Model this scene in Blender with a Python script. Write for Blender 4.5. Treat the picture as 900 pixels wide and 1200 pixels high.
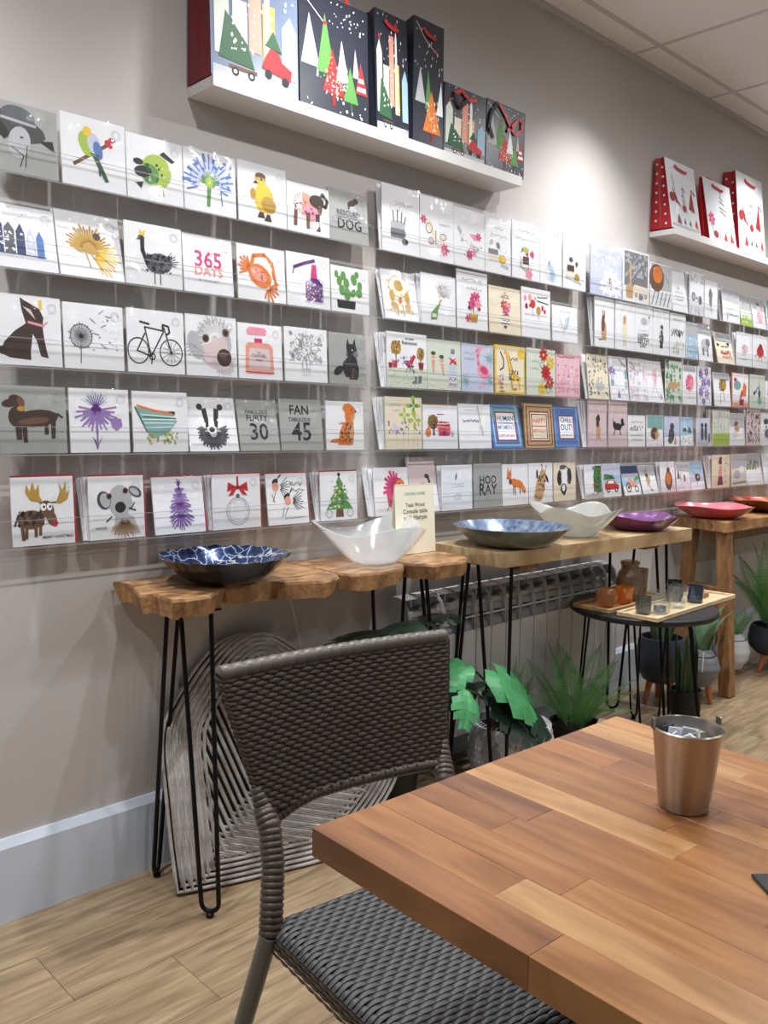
import bpy, bmesh, math, random
from mathutils import Vector, Matrix, Euler
PI = math.pi
for o in list(bpy.data.objects): bpy.data.objects.remove(o, do_unlink=True)
scene = bpy.context.scene
COL = scene.collection

# ------------------------------------------------------------------ camera
cd = bpy.data.cameras.new('camera'); cam = bpy.data.objects.new('camera', cd); COL.objects.link(cam)
rx = Vector((0.72138973, 0.05779277, -0.69011365)); ry = Vector((-0.69236388, 0.08196712, -0.71687771)); rz = Vector((0.01513628, 0.99495798, 0.09914386))
cam.matrix_world = Matrix(((rx.x, rx.y, rx.z, 0.0), (ry.x, ry.y, ry.z, -1.9), (rz.x, rz.y, rz.z, 1.11), (0, 0, 0, 1)))
cd.sensor_fit = 'VERTICAL'; cd.sensor_height = 36.0; cd.lens = 36.0 * 1015.0 / 1200.0
cd.clip_start = 0.02; cd.clip_end = 60
scene.camera = cam
# ------------------------------------------------------------------ world, exposure
wd = bpy.data.worlds.new('world'); scene.world = wd; wd.use_nodes = True
wd.node_tree.nodes['Background'].inputs[0].default_value = (0.86, 0.93, 1.0, 1)
wd.node_tree.nodes['Background'].inputs[1].default_value = 0.12
vs = scene.view_settings
vs.view_transform = 'Standard'; vs.look = 'None'; vs.gamma = 1.0; vs.use_curve_mapping = False
vs.exposure = 0.45
# ------------------------------------------------------------------ ceiling downlights and an added fill row (power in W); fixtures are built further down
CEIL = 2.56
LAMPS = [(x+dx, y, p, a, bl) for y, p, a, bl, dx in ((-0.40, 62.0, 108, 1.0, 0.0), (-1.25, 27.0, 172, 0.6, -0.63), (-3.2, 11.0, 172, 0.6, 0.0)) for x in (0.22, 1.5, 2.8, 4.07, 5.33)]  # wide middle row is unseen, added to brighten the upper wall evenly
LAMP_COLOR = (0.98, 0.985, 1.0)
for lx, ly, lp, la, lb in LAMPS:
    ld = bpy.data.lights.new('downlight_and_fill_beam', 'SPOT'); ld.energy = lp; ld.color = LAMP_COLOR
    ld.spot_size = math.radians(la); ld.spot_blend = lb; ld.shadow_soft_size = 0.03
    lo = bpy.data.objects.new('downlight_and_fill_beam', ld); COL.objects.link(lo); lo.location = (lx, ly, CEIL - 0.02)

# ------------------------------------------------------------------ helpers
rnd = random.Random(7)
def srgb(*c):
    f = lambda v: (v/255/12.92) if v/255 <= .04045 else ((v/255+.055)/1.055)**2.4
    return tuple(f(v) for v in c[:3]) + (1.0,)
def nt(m): return m.node_tree.nodes, m.node_tree.links
def mat(name, color=(.5,.5,.5,1), rough=.5, metal=0.0, spec=.5, bump=None, var=None, coat=0.0):
    """principled material; var=(color2, scale, (sx,sy,sz)) noise colour variation; bump=(scale,strength)"""
    m = bpy.data.materials.new(name); m.use_nodes = True
    N, L = nt(m); b = N['Principled BSDF']
    b.inputs['Base Color'].default_value = color; b.inputs['Roughness'].default_value = rough
    b.inputs['Metallic'].default_value = metal; b.inputs['Specular IOR Level'].default_value = spec
    b.inputs['Coat Weight'].default_value = coat
    if var or bump: tc = N.new('ShaderNodeTexCoord')
    if var:
        c2, sc, st = var
        mp = N.new('ShaderNodeMapping'); mp.inputs['Scale'].default_value = st; L.new(tc.outputs['Object'], mp.inputs[0])
        nz = N.new('ShaderNodeTexNoise'); nz.inputs['Scale'].default_value = sc; nz.inputs['Detail'].default_value = 6; nz.inputs['Roughness'].default_value = .62
        L.new(mp.outputs[0], nz.inputs['Vector'])
        r = N.new('ShaderNodeValToRGB'); r.color_ramp.elements[0].position = .32; r.color_ramp.elements[1].position = .68
        r.color_ramp.elements[0].color = color; r.color_ramp.elements[1].color = c2
        L.new(nz.outputs[0], r.inputs[0]); L.new(r.outputs[0], b.inputs['Base Color'])
    if bump:
        n2 = N.new('ShaderNodeTexNoise'); n2.inputs['Scale'].default_value = bump[0]; n2.inputs['Detail'].default_value = 3
        L.new(tc.outputs['Object'], n2.inputs['Vector'])
        bp = N.new('ShaderNodeBump'); bp.inputs['Strength'].default_value = bump[1]; bp.inputs['Distance'].default_value = .01
        L.new(n2.outputs[0], bp.inputs['Height']); L.new(bp.outputs[0], b.inputs['Normal'])
    return m
def clear_mat(name, tint=(1,1,1,1), rough=.06, base=.02, bump=None, body=None):
    """thin clear plastic / glass: transparent with fresnel gloss, body=(colour,weight) adds a diffuse tint"""
    m = bpy.data.materials.new(name); m.use_nodes = True
    N, L = nt(m); N.remove(N['Principled BSDF']); out = N['Material Output']
    tr = N.new('ShaderNodeBsdfTransparent'); tr.inputs[0].default_value = tint
    gl = N.new('ShaderNodeBsdfGlossy'); gl.inputs['Roughness'].default_value = rough; gl.inputs[0].default_value = (1,1,1,1)
    fr = N.new('ShaderNodeLayerWeight'); fr.inputs['Blend'].default_value = .5
    pw = N.new('ShaderNodeMath'); pw.operation = 'POWER'; pw.inputs[1].default_value = 5; L.new(fr.outputs['Facing'], pw.inputs[0])
    ad = N.new('ShaderNodeMath'); ad.operation = 'ADD'; ad.inputs[1].default_value = .035 + base; ad.use_clamp = True
    L.new(pw.outputs[0], ad.inputs[0])
    mx = N.new('ShaderNodeMixShader'); L.new(ad.outputs[0], mx.inputs[0])
    src = tr
    if body:
        df = N.new('ShaderNodeBsdfDiffuse'); df.inputs[0].default_value = body[0]
        tl = N.new('ShaderNodeBsdfTranslucent'); tl.inputs[0].default_value = body[0]
        m1 = N.new('ShaderNodeMixShader'); m1.inputs[0].default_value = .45; L.new(df.outputs[0], m1.inputs[1]); L.new(tl.outputs[0], m1.inputs[2])
        m2 = N.new('ShaderNodeMixShader'); m2.inputs[0].default_value = body[1]; L.new(tr.outputs[0], m2.inputs[1]); L.new(m1.outputs[0], m2.inputs[2]); src = m2
    L.new(src.outputs[0], mx.inputs[1]); L.new(gl.outputs[0], mx.inputs[2]); L.new(mx.outputs[0], out.inputs['Surface'])
    if bump:
        tc = N.new('ShaderNodeTexCoord'); n2 = N.new('ShaderNodeTexNoise'); n2.inputs['Scale'].default_value = bump[0]; n2.inputs['Detail'].default_value = 2
        L.new(tc.outputs['Object'], n2.inputs['Vector'])
        bp = N.new('ShaderNodeBump'); bp.inputs['Strength'].default_value = bump[1]; bp.inputs['Distance'].default_value = .01
        L.new(n2.outputs[0], bp.inputs['Height']); L.new(bp.outputs[0], gl.inputs['Normal'])
    return m
def wood(name, c1, c2, c3, scale=6, stretch=(1,8,8), rough=.45, coat=0.0, rand=0.0):
    m = bpy.data.materials.new(name); m.use_nodes = True
    N, L = nt(m); b = N['Principled BSDF']; b.inputs['Roughness'].default_value = rough; b.inputs['Coat Weight'].default_value = coat; b.inputs['Coat Roughness'].default_value = .25
    tc = N.new('ShaderNodeTexCoord'); mp = N.new('ShaderNodeMapping'); mp.inputs['Scale'].default_value = stretch
    oi = N.new('ShaderNodeObjectInfo'); ml = N.new('ShaderNodeVectorMath'); ml.operation = 'SCALE'; ml.inputs[0].default_value = (37, 23, 11); L.new(oi.outputs['Random'], ml.inputs['Scale'])
    L.new(tc.outputs['Object'], mp.inputs[0]); L.new(ml.outputs[0], mp.inputs['Location'])
    n1 = N.new('ShaderNodeTexNoise'); n1.inputs['Scale'].default_value = scale; n1.inputs['Detail'].default_value = 7; n1.inputs['Distortion'].default_value = .6; L.new(mp.outputs[0], n1.inputs['Vector'])
    r = N.new('ShaderNodeValToRGB'); e = r.color_ramp.elements; e[0].position = .3; e[0].color = c1; e[1].position = .72; e[1].color = c3
    k = e.new(.52); k.color = c2; L.new(n1.outputs[0], r.inputs[0])
    hs = N.new('ShaderNodeHueSaturation'); mr = N.new('ShaderNodeMapRange'); mr.inputs['To Min'].default_value = 1-rand; mr.inputs['To Max'].default_value = 1+rand
    L.new(oi.outputs['Random'], mr.inputs['Value']); L.new(mr.outputs[0], hs.inputs['Value']); L.new(r.outputs[0], hs.inputs['Color'])
    L.new(hs.outputs[0], b.inputs['Base Color'])
    bp = N.new('ShaderNodeBump'); bp.inputs['Strength'].default_value = .12; bp.inputs['Distance'].default_value = .004; L.new(n1.outputs[0], bp.inputs['Height']); L.new(bp.outputs[0], b.inputs['Normal'])
    return m

class MB:
    """collects geometry for one mesh"""
    def __init__(s): s.v = []; s.f = []; s.c = []; s.col = None
    def vert(s, p):
        s.v.append(tuple(p)); s.c.append(s.col); return len(s.v)-1
    def poly(s, pts):
        i = [s.vert(p) for p in pts]; s.f.append(i)
    def box(s, a, b):
        x0,y0,z0 = a; x1,y1,z1 = b
        i = [s.vert(p) for p in ((x0,y0,z0),(x1,y0,z0),(x1,y1,z0),(x0,y1,z0),(x0,y0,z1),(x1,y0,z1),(x1,y1,z1),(x0,y1,z1))]
        for q in ((3,2,1,0),(4,5,6,7),(0,1,5,4),(1,2,6,5),(2,3,7,6),(3,0,4,7)): s.f.append([i[k] for k in q])
    def prism(s, pts, z0, z1, bottom=None):
        """pts = xy outline (ccw), extruded in z"""
        bt = bottom or pts
        a = [s.vert((p[0],p[1],z0)) for p in bt]; b = [s.vert((p[0],p[1],z1)) for p in pts]; n = len(pts)
        s.f.append(a[::-1]); s.f.append(b)
        for k in range(n): s.f.append([a[k], a[(k+1)%n], b[(k+1)%n], b[k]])
    def tube(s, pts, r, n=8, cap=True, closed=False):
        pts = [Vector(p) for p in pts]; rings = []
        rr = r if isinstance(r,(list,tuple)) else [r]*len(pts)
        prev = None; m = len(pts)
        for k,p in enumerate(pts):
            if closed: t = pts[(k+1)%m]-pts[k-1]
            else: t = pts[min(k+1,m-1)]-pts[max(k-1,0)]
            t = t.normalized() if t.length > 1e-9 else Vector((0,0,1))
            if prev is None: u = t.orthogonal().normalized()
            else:
                u = prev - t*prev.dot(t)
                u = u.normalized() if u.length > 1e-6 else t.orthogonal().normalized()
            prev = u; w = t.cross(u)
            rings.append([s.vert(p + (u*math.cos(2*PI*j/n)+w*math.sin(2*PI*j/n))*rr[k]) for j in range(n)])
        for k in range(m if closed else m-1):
            A = rings[k]; B = rings[(k+1)%m]
            for j in range(n): s.f.append([A[j],A[(j+1)%n],B[(j+1)%n],B[j]])
        if cap and not closed: s.f.append(rings[0][::-1]); s.f.append(rings[-1])
    def lathe(s, prof, n=32, fn=None, caps=True):
        """prof = [(r,z)...]; fn(r,z,a)->(r,z)"""
        rings = []
        for r,z in prof:
            ring = []
            for j in range(n):
                a = 2*PI*j/n; R,Z = fn(r,z,a) if fn else (r,z)
                ring.append(s.vert((R*math.cos(a),R*math.sin(a),Z)))
            rings.append(ring)
        for A,B in zip(rings,rings[1:]):
            for j in range(n): s.f.append([A[j],A[(j+1)%n],B[(j+1)%n],B[j]])
        if caps: s.f.append(rings[0][::-1]); s.f.append(rings[-1])
    def grid(s, fn, nu, nv, wrapu=False):
        g = [[s.vert(fn(i/nu,j/nv)) for j in range(nv+1)] for i in range(nu if wrapu else nu+1)]
        for i in range(nu):
            A = g[i]; B = g[(i+1)%len(g)]
            for j in range(nv): s.f.append([A[j],B[j],B[j+1],A[j+1]])
    def mesh(s, name, smooth=False):
        me = bpy.data.meshes.new(name); me.from_pydata(s.v, [], s.f)
        if any(c is not None for c in s.c):
            ca = me.color_attributes.new('Col', 'FLOAT_COLOR', 'POINT')
            flat = []
            for c in s.c: flat += list(c or (1,1,1,1))
            ca.data.foreach_set('color', flat)
        if smooth:
            me.polygons.foreach_set('use_smooth', [True]*len(me.polygons))
        me.update(); return me
def put(name, me, m=None, parent=None, loc=(0,0,0), rot=(0,0,0), scale=(1,1,1)):
    if isinstance(me, MB): me = me.mesh(name)
    o = bpy.data.objects.new(name, me); COL.objects.link(o)
    if m is not None and not me.materials: me.materials.append(m)
    elif m is not None and me.materials[0] != m:
        o.material_slots[0].link = 'OBJECT'; o.material_slots[0].material = m
    o.parent = parent; o.location = loc; o.rotation_euler = rot; o.scale = scale
    return o
def smooth(mb, name, angle=None):
    me = mb.mesh(name, True)
    if angle is not None:
        try: me.set_sharp_from_angle(angle=math.radians(angle))
        except Exception: pass
    return me
def thing(name, label, cat, loc=(0,0,0), rot=(0,0,0), group=None):
    o = bpy.data.objects.new(name, None); COL.objects.link(o); o.location = loc; o.rotation_euler = rot; o.empty_display_size = .05
    return tag(o, label, cat, group)
def tag(o, label, cat, group=None):
    o['label'] = label; o['category'] = cat
    if group: o['group'] = group
    return o
def struct(o, label=None):
    o['kind'] = 'structure'
    if label: o['label'] = label
    return o
def bevel(o, w=.003, seg=2):
    b = o.modifiers.new('bevel', 'BEVEL'); b.width = w; b.segments = seg; b.limit_method = 'ANGLE'; return o

# ------------------------------------------------------------------ materials
M = {}
M['wall'] = mat('wall_paint', srgb(200,195,192), .85, bump=(220,.05))
M['ceiling'] = mat('ceiling_tile_white', srgb(232,230,228), .9, bump=(400,.08))
M['tbar'] = mat('tbar_white', srgb(196,193,189), .6)
M['skirt'] = mat('skirting_gloss_white', srgb(206,216,230), .35)
M['white'] = mat('white_shelf', srgb(228,227,226), .5)
M['black'] = mat('black_metal', srgb(22,21,22), .38, .6)
M['card'] = mat('card_white', srgb(238,239,243), .55)
M['greycard'] = mat('card_grey', srgb(166,169,167), .55)
M['redenv'] = mat('envelope_red', srgb(176,38,48), .6)
M['tanenv'] = mat('envelope_kraft', srgb(205,176,138), .7)
M['sleeve'] = clear_mat('cellophane', (.99,.99,.99,1), .1, .03)
M['acrylic'] = clear_mat('clear_acrylic', (.985,.988,.988,1), .04, -.015)
M['acrylic_edge'] = clear_mat('acrylic_edge', (.8,.82,.82,1), .15, .06, body=((.62,.64,.65,1), .5))
def print_mat():
    m = bpy.data.materials.new('card_print'); m.use_nodes = True; N, L = nt(m)
    a = N.new('ShaderNodeVertexColor'); a.layer_name = 'Col'; L.new(a.outputs[0], N['Principled BSDF'].inputs['Base Color']); N['Principled BSDF'].inputs['Roughness'].default_value = .5
    return m
M['print'] = print_mat()
M['floor'] = wood('floor_oak', srgb(128,108,82), srgb(156,134,104), srgb(176,156,126), 5, (1.2,11,1), .42, .15, .06)
M['gap'] = mat('floor_gap', srgb(104,88,68), .8)

# ------------------------------------------------------------------ room shell
mb = MB(); mb.box((-2.6,-5.6,-.06),(7.6,0,-.006)); floor = struct(put('floor', mb, M['gap']), 'pale oak plank floor')
PLK = {}
def plank_mesh(l):
    k = round(l,2)
    if k not in PLK:
        m_ = MB(); e = .0006
        m_.box((e,e,-.006),(k-e,.185-e,0)); PLK[k] = m_.mesh('plank')
    return PLK[k]
y = 0.0; r = random.Random(3)
while y > -3.6:
    x = -1.2 - r.random()*1.2
    while x < 6.4:
        put('plank', plank_mesh(1.26), M['floor'], floor, (x, y-.185, 0)); x += 1.26
    y -= .185
mb = MB(); mb.box((-2.6,0,-.06),(7.6,.1,CEIL+.05)); struct(put('wall_back', mb, M['wall']), 'warm grey painted shop wall behind the cards')
mb = MB()
mb.box((-2.6,-.018,0),(7.6,0,.17)); mb.poly([(-2.6,-.018,.17),(7.6,-.018,.17),(7.6,-.006,.188),(-2.6,-.006,.188)]); mb.poly([(-2.6,-.006,.188),(7.6,-.006,.188),(7.6,0,.188),(-2.6,0,.188)])
struct(put('baseboard_back', mb, M['skirt']), 'white gloss skirting board along the wall')
mb = MB(); mb.box((-2.6,-5.6,CEIL+.012),(7.6,0,CEIL+.06)); ceil = struct(put('ceiling', mb, M['ceiling']), 'white suspended tile ceiling')
# grid of tiles: cross bars at x = 3.12 + k*0.631, long bars at y = -0.126 - k*0.631
tl = MB(); tl.box((.012,.012,0),(.631-.012,.631-.012,.008)); tlm = tl.mesh('ceiling_tile')
t2 = MB(); t2.box((.012,.012,0),(.631-.012,.126-.014,.008)); t2m = t2.mesh('ceiling_tile')
X0 = 3.12-8*.631
for i in range(14):
    put('ceiling_tile', t2m, M['ceiling'], ceil, (X0+i*.631, -.126, CEIL-.002))
    for j in range(6): put('ceiling_tile', tlm, M['ceiling'], ceil, (X0+i*.631, -.126-(j+1)*.631, CEIL-.002))
for i in range(15):
    mb = MB(); x = X0+i*.631; mb.box((x-.012,-5.0,CEIL-.001),(x+.012,0,CEIL+.012)); put('grid_bar', mb, M['tbar'], ceil)
for j in range(7):
    mb = MB(); yy = -.126-j*.631; mb.box((-2.6,yy-.012,CEIL-.0015),(7.6,yy+.012,CEIL+.012)); put('grid_bar', mb, M['tbar'], ceil)
mb = MB(); mb.box((-2.6,-.022,CEIL-.012),(7.6,0,CEIL+.012)); struct(put('trim_1', mb, M['tbar']), 'white edge trim where wall meets ceiling')
# fixtures for the downlights and the added fill row
M['lampglow'] = bpy.data.materials.new('lamp_glow'); M['lampglow'].use_nodes = True
_b = M['lampglow'].node_tree.nodes['Principled BSDF']; _b.inputs['Emission Color'].default_value = (*LAMP_COLOR,1); _b.inputs['Emission Strength'].default_value = 12
ring = MB(); ring.lathe([(.038,.0),(.05,-.006),(.056,-.004),(.056,.002)], 24, caps=False); ringm = smooth(ring,'bezel')
disc = MB(); disc.lathe([(.001,-.001),(.038,-.001)], 24, caps=False); discm = disc.mesh('lens')
for lx,ly,lp,la,lb in LAMPS:
    t = thing('downlight', 'round recessed downlight set into the white tile ceiling, middle row added as fill', 'light', (lx,ly,CEIL-.003), group='ceiling downlights')
    put('bezel', ringm, M['white'], t); put('lens', discm, M['lampglow'], t)
# ------------------------------------------------------------------ flat print drawing language (0..100 across the card, y up)
PC = dict(k=(34,34,38), g=(122,124,128), G=(186,188,192), w=(246,247,250), r=(196,44,48), R=(140,30,38), b=(112,78,56), B=(66,48,40), y=(236,198,70), o=(222,124,50), n=(92,150,74), N=(44,92,56), u=(84,124,186), U=(52,66,104), p=(236,150,170), P=(206,62,120), v=(150,122,184), V=(88,36,120), t=(200,162,118), c=(236,226,202), s=(164,198,222), l=(168,196,74), d=(186,148,58), a=(128,176,172), m=(148,151,149), e=(222,202,204), q=(200,206,228), f=(232,160,140), h=(214,222,208), i=(90,96,104), j=(236,196,206), z=(70,72,76))
PL = {k: srgb(*v) for k,v in PC.items()}
TXT = {}
def text_mesh(s_):
    if s_ not in TXT:
        cu = bpy.data.curves.new('lettering','FONT'); cu.body = s_; cu.align_x = 'CENTER'; cu.align_y = 'CENTER'; cu.offset = .012; cu.resolution_u = 2
        o = bpy.data.objects.new('lettering', cu); COL.objects.link(o)
        me = o.to_mesh(); vs_ = [tuple(v.co[:2]) for v in me.vertices]; fs = [tuple(p.vertices) for p in me.polygons]
        o.to_mesh_clear(); bpy.data.objects.remove(o); bpy.data.curves.remove(cu)
        xs = [v[0] for v in vs_] or [0]; w = max(xs)-min(xs); TXT[s_] = (vs_, fs, w or 1)
    return TXT[s_]
def art_mesh(spec, w, h, step=2.5e-5):
    mb = MB(); lay = [3e-4]
    def pt(x,y): return ((x/100-.5)*w, -lay[0], y/100*h)
    def poly(pts): mb.poly([pt(*p) for p in pts]); lay[0] += step
    def stroke(P_, wd):
        for a,b in zip(P_,P_[1:]):
            dx,dy = b[0]-a[0], (b[1]-a[1])*h/w; L_ = math.hypot(dx,dy) or 1; nx,ny = -dy/L_*wd/2, dx/L_*wd/2*w/h
            ex,ey = dx/L_*wd*.2, dy/L_*wd*.2*w/h
            mb.poly([pt(a[0]+nx-ex,a[1]+ny-ey),pt(a[0]-nx-ex,a[1]-ny-ey),pt(b[0]-nx+ex,b[1]-ny+ey),pt(b[0]+nx+ex,b[1]+ny+ey)])
        lay[0] += step
    def ell(cx,cy,rx_,ry_,rot=0,n=14,a0=0,a1=360):
        c,s_ = math.cos(math.radians(rot)), math.sin(math.radians(rot)); q=[]
        for k in range(n):
            a = math.radians(a0+(a1-a0)*k/(n if a1-a0==360 else n-1)); ex,ey = rx_*math.cos(a), ry_*math.sin(a)*1.0
            q.append((cx+ex*c-ey*s_, cy+(ex*s_+ey*c)*w/h if False else cy+(ex*s_+ey*c)))
        return q
    for op in spec.split(';'):
        op = op.strip()
        if not op: continue
        k = op.split(' ')
        mb.col = PL[k[1]]
        if k[0] == 't':
            sz, cx, cy = map(float, k[2:5]); vs_,fs,tw = text_mesh(' '.join(k[5:])); sc = sz/tw
            base = len(mb.v)
            for vx,vy in vs_: mb.vert(pt(cx+vx*sc, cy+vy*sc*w/h))
            mb.f += [[base+i for i in f_] for f_ in fs]; lay[0] += step; continue
        a = [float(v) for v in k[2:]]
        if k[0] == 'e': poly(ell(*a))
        elif k[0] == 'p': poly(list(zip(a[0::2],a[1::2])))
        elif k[0] == 'l': stroke(list(zip(a[1::2],a[2::2])), a[0])
        elif k[0] == 'o':   # ring: width cx cy rx ry
            q = ell(*a[1:5], n=22); stroke(q+[q[0]], a[0])
        elif k[0] == 'f':   # flower: cx cy r petals
            cx,cy,rr,n = a
            for j in range(int(n)):
                an = 360*j/n; x_ = cx+rr*.6*math.cos(math.radians(an)); y_ = cy+rr*.6*math.sin(math.radians(an))*w/h
                mb.poly([pt(*p) for p in ell(x_,y_,rr*.45,rr*.24,an,8)])
            lay[0] += step
        elif k[0] == 's':   # scatter: n seed size x0 y0 x1 y1
            R_ = random.Random(int(a[1]))
            for j in range(int(a[0])):
                x_ = R_.uniform(a[3],a[5]); y_ = R_.uniform(a[4],a[6]); z_ = a[2]*R_.uniform(.5,1.2)
                mb.poly([pt(*p) for p in ell(x_,y_,z_,z_*R_.uniform(.4,1),R_.uniform(0,180),6)])
            lay[0] += step
        elif k[0] == 'x':   # handwriting: width x0 x1 y amp
            wd,x0,x1,y0,am = a; R_ = random.Random(int(x0*7+y0*3)); n = max(4,int((x1-x0)/2.2)); stroke([(x0+(x1-x0)*j/n, y0+am*R_.uniform(-1,1)) for j in range(n+1)], wd)
        elif k[0] == 'y':   # radiating strokes: width cx cy r0 r1 n a0 a1
            wd,cx,cy,r0,r1,n,a0,a1 = a
            for j in range(int(n)):
                an = math.radians(a0+(a1-a0)*j/max(1,n-1)); R1 = r1*(.85+.3*((j*7)%5)/5)
                stroke([(cx+r0*math.cos(an),cy+r0*math.sin(an)*w/h),(cx+R1*math.cos(an),cy+R1*math.sin(an)*w/h)], wd); lay[0] -= step
            lay[0] += step
    return mb.mesh('print')
DOTS = 's G 40 {0} 1.2 8 8 92 92'
# (x0, x1, lean, height, paper, label, art)
CARDS = {}
CARDS[1,1] = [
(0.673, 0.81, 0.008, 0.14, 'm', 'grey card with a drawn woman in a wide brimmed hat', 'e z 30 66 52 20 -8;e i 40 82 26 14 -5;l G 4 14 76 66 72;e G 40 44 17 24 -15;p k 70 52 95 40 92 56;p k -2 60 18 44 26 54 14 70;l z 1.6 28 36 46 26 40 10;l z 1.6 52 42 48 10;e k 44 52 3 1.5'),
(0.815, 0.964, 0.008, 0.149, 'w', 'white card with a green and blue budgie on a red twig', 'l b 5 18 30 70 66;e r 72 70 5 5;e r 78 75 5 4;e r 76 66 4 3;l r 3 74 70 84 76;e l 38 62 11 18 20;e q 50 64 10 16 15;e u 56 56 7 13 15;e y 40 80 7 7;l k 1.5 44 50 58 48;p N 46 48 56 46 72 14 66 12;l z 3 56 44 58 20'),
(0.964, 1.109, 0.008, 0.142, 'w', 'white card with a plump lime green bird', 'e l 52 48 27 27;e n 40 42 16 16;p k 58 76 66 82 86 70 80 66;e k 28 44 16 9 8;e k 20 58 9 5;p k 14 24 28 28 24 16;l k 1.4 54 22 56 10;l k 1.4 62 22 64 11;e k 56 52 2 2;s N 14 3 2.5 32 30 62 60'),
(1.109, 1.257, 0.008, 0.143, 'w', 'white card with a blue lily flower head on a green stem', 'y n 2 48 46 4 30 15 10 170;y q 6 48 48 20 40 16 -10 190;y u 2.6 48 48 24 44 15 -20 200;y u 5 48 48 36 46 8 0 180;p n 44 46 52 46 48 10 42 10;e l 48 50 8 9;s u 26 5 3.4 8 44 92 88;l u 2 70 40 72 16'),
(1.261, 1.413, 0.008, 0.147, 'w', 'white card with a yellow duckling', 'e y 52 44 20 26;e d 62 34 16 14 -20;e y 46 74 12 12;e b 46 80 11 6;e t 46 75 12 3;p B 36 72 30 66 42 67;e d 30 48 6 10;p B 42 20 50 20 54 10 38 10;p B 58 18 64 18 68 6 52 6;e k 48 75 2 2'),
(1.413, 1.558, 0.008, 0.126, 'w', 'white card with a pink feathered elephant raising its trunk', 'e b 58 56 26 22;e f 40 60 26 24;y w 2.5 34 58 4 26 9 90 260;e p 56 44 18 16;p b 44 44 54 44 52 10 44 10;p B 66 44 76 44 78 8 68 8;p p 56 40 64 40 62 12 54 12;e B 70 70 18 14;l B 7 80 66 92 62 96 76 84 88 80 80;e k 74 72 2 2;p b 16 46 24 44 22 12 14 12;s V 16 9 3 18 40 60 70'),
(1.555, 1.703, 0.014, 0.139, 'm', 'grey card reading rescued dog under a small dachshund', 'e B 60 78 12 6 20;e B 70 84 7 6;l B 4 52 74 52 66;l B 4 62 72 62 66;e G 62 66 9 7;t z 58 50 56 RESCUED;l z .8 20 48 80 48;t k 60 52 34 DOG')]
CARDS[1,2] = [
(0.671, 0.805, 0.027, 0.134, 'w', 'white card with dark sketched row of tall town houses', 'p U 0 22 16 22 16 66 8 78 0 70;p i 18 22 34 22 34 60 26 72 18 62;p U 36 22 50 22 50 56 44 72 36 58;p q 52 22 66 22 66 50 59 66 52 52;p u 68 20 80 20 80 50 74 64 68 52;s w 60 4 2.2 2 26 64 58;s G 18 8 1.4 10 70 90 95;l U 1.5 0 22 82 22'),
(0.807, 0.957, 0.035, 0.146, 'w', 'crinkled card with a gold spiky sea creature', 'e d 48 46 26 9 -6;y d 3 48 46 10 34 21 0 180;p d 16 52 28 40 40 36;y y 2 54 40 6 40 12 -70 20;e B 62 66 6 6;l B 1.5 62 66 70 60;l d 2 60 40 86 20;l d 2 50 38 66 14;l d 2 42 38 48 16'),
(0.957, 1.105, 0.008, 0.14, 'w', 'white card with a long necked bird wearing a tiny crown', 'e i 58 38 24 17 6;s k 70 2 3 36 24 80 52;l k 7 36 40 30 56 30 74;e k 28 76 6 4;p k 18 72 26 78 24 72;p y 24 80 34 80 36 90 30 85 26 90;l k 1.6 50 22 50 4;l k 1.6 60 22 60 4;y k 1.2 70 40 8 22 7 -10 60'),
(1.107, 1.249, 0.013, 0.137, 'w', 'white card reading may the next 365 days in pink lettering', 't e 50 50 72 MAY THE NEXT;t P 54 50 58 365;t f 56 50 38 DAYS;t G 42 50 22 BE YOUR BEST'),
(1.26, 1.411, 0.011, 0.136, 'w', 'white card with a large orange crab', 'e o 46 46 26 20 -35;e f 44 48 18 12 -35;l o 7 28 62 34 82 56 86 72 72 76 50;l w 2 44 80 60 80 72 60;l o 6 74 54 80 34 78 24;y o 3.5 28 56 6 26 7 110 200;y o 3.5 62 26 4 24 7 -110 20;s r 12 6 2 30 34 60 62'),
(1.413, 1.563, 0.008, 0.139, 'w', 'white card with a spotted purple nail polish bottle and brush', 'p V 42 12 82 12 82 46 72 56 52 56 42 46;p P 54 56 70 56 68 82 58 82;s j 34 7 2 45 16 80 48;l V 6 16 72 40 82 64 90;l k 2 16 70 14 60;l G 1.2 40 10 84 10 84 50 74 58'),
(1.565, 1.707, 0.008, 0.124, 'w', 'white card with a green paddle cactus in a black pot', 'p k 16 8 62 8 64 26 14 26;e n 42 40 9 14;e n 28 48 8 12 10;e n 40 64 8 12;e n 58 44 7 10 -30;e n 74 46 9 10;e n 76 62 7 10;e n 22 68 7 11;e n 32 80 7 10;e n 60 74 8 12 15;e n 68 86 6 8;e n 14 82 5 8;s l 30 5 1 14 34 80 92')]
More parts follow.
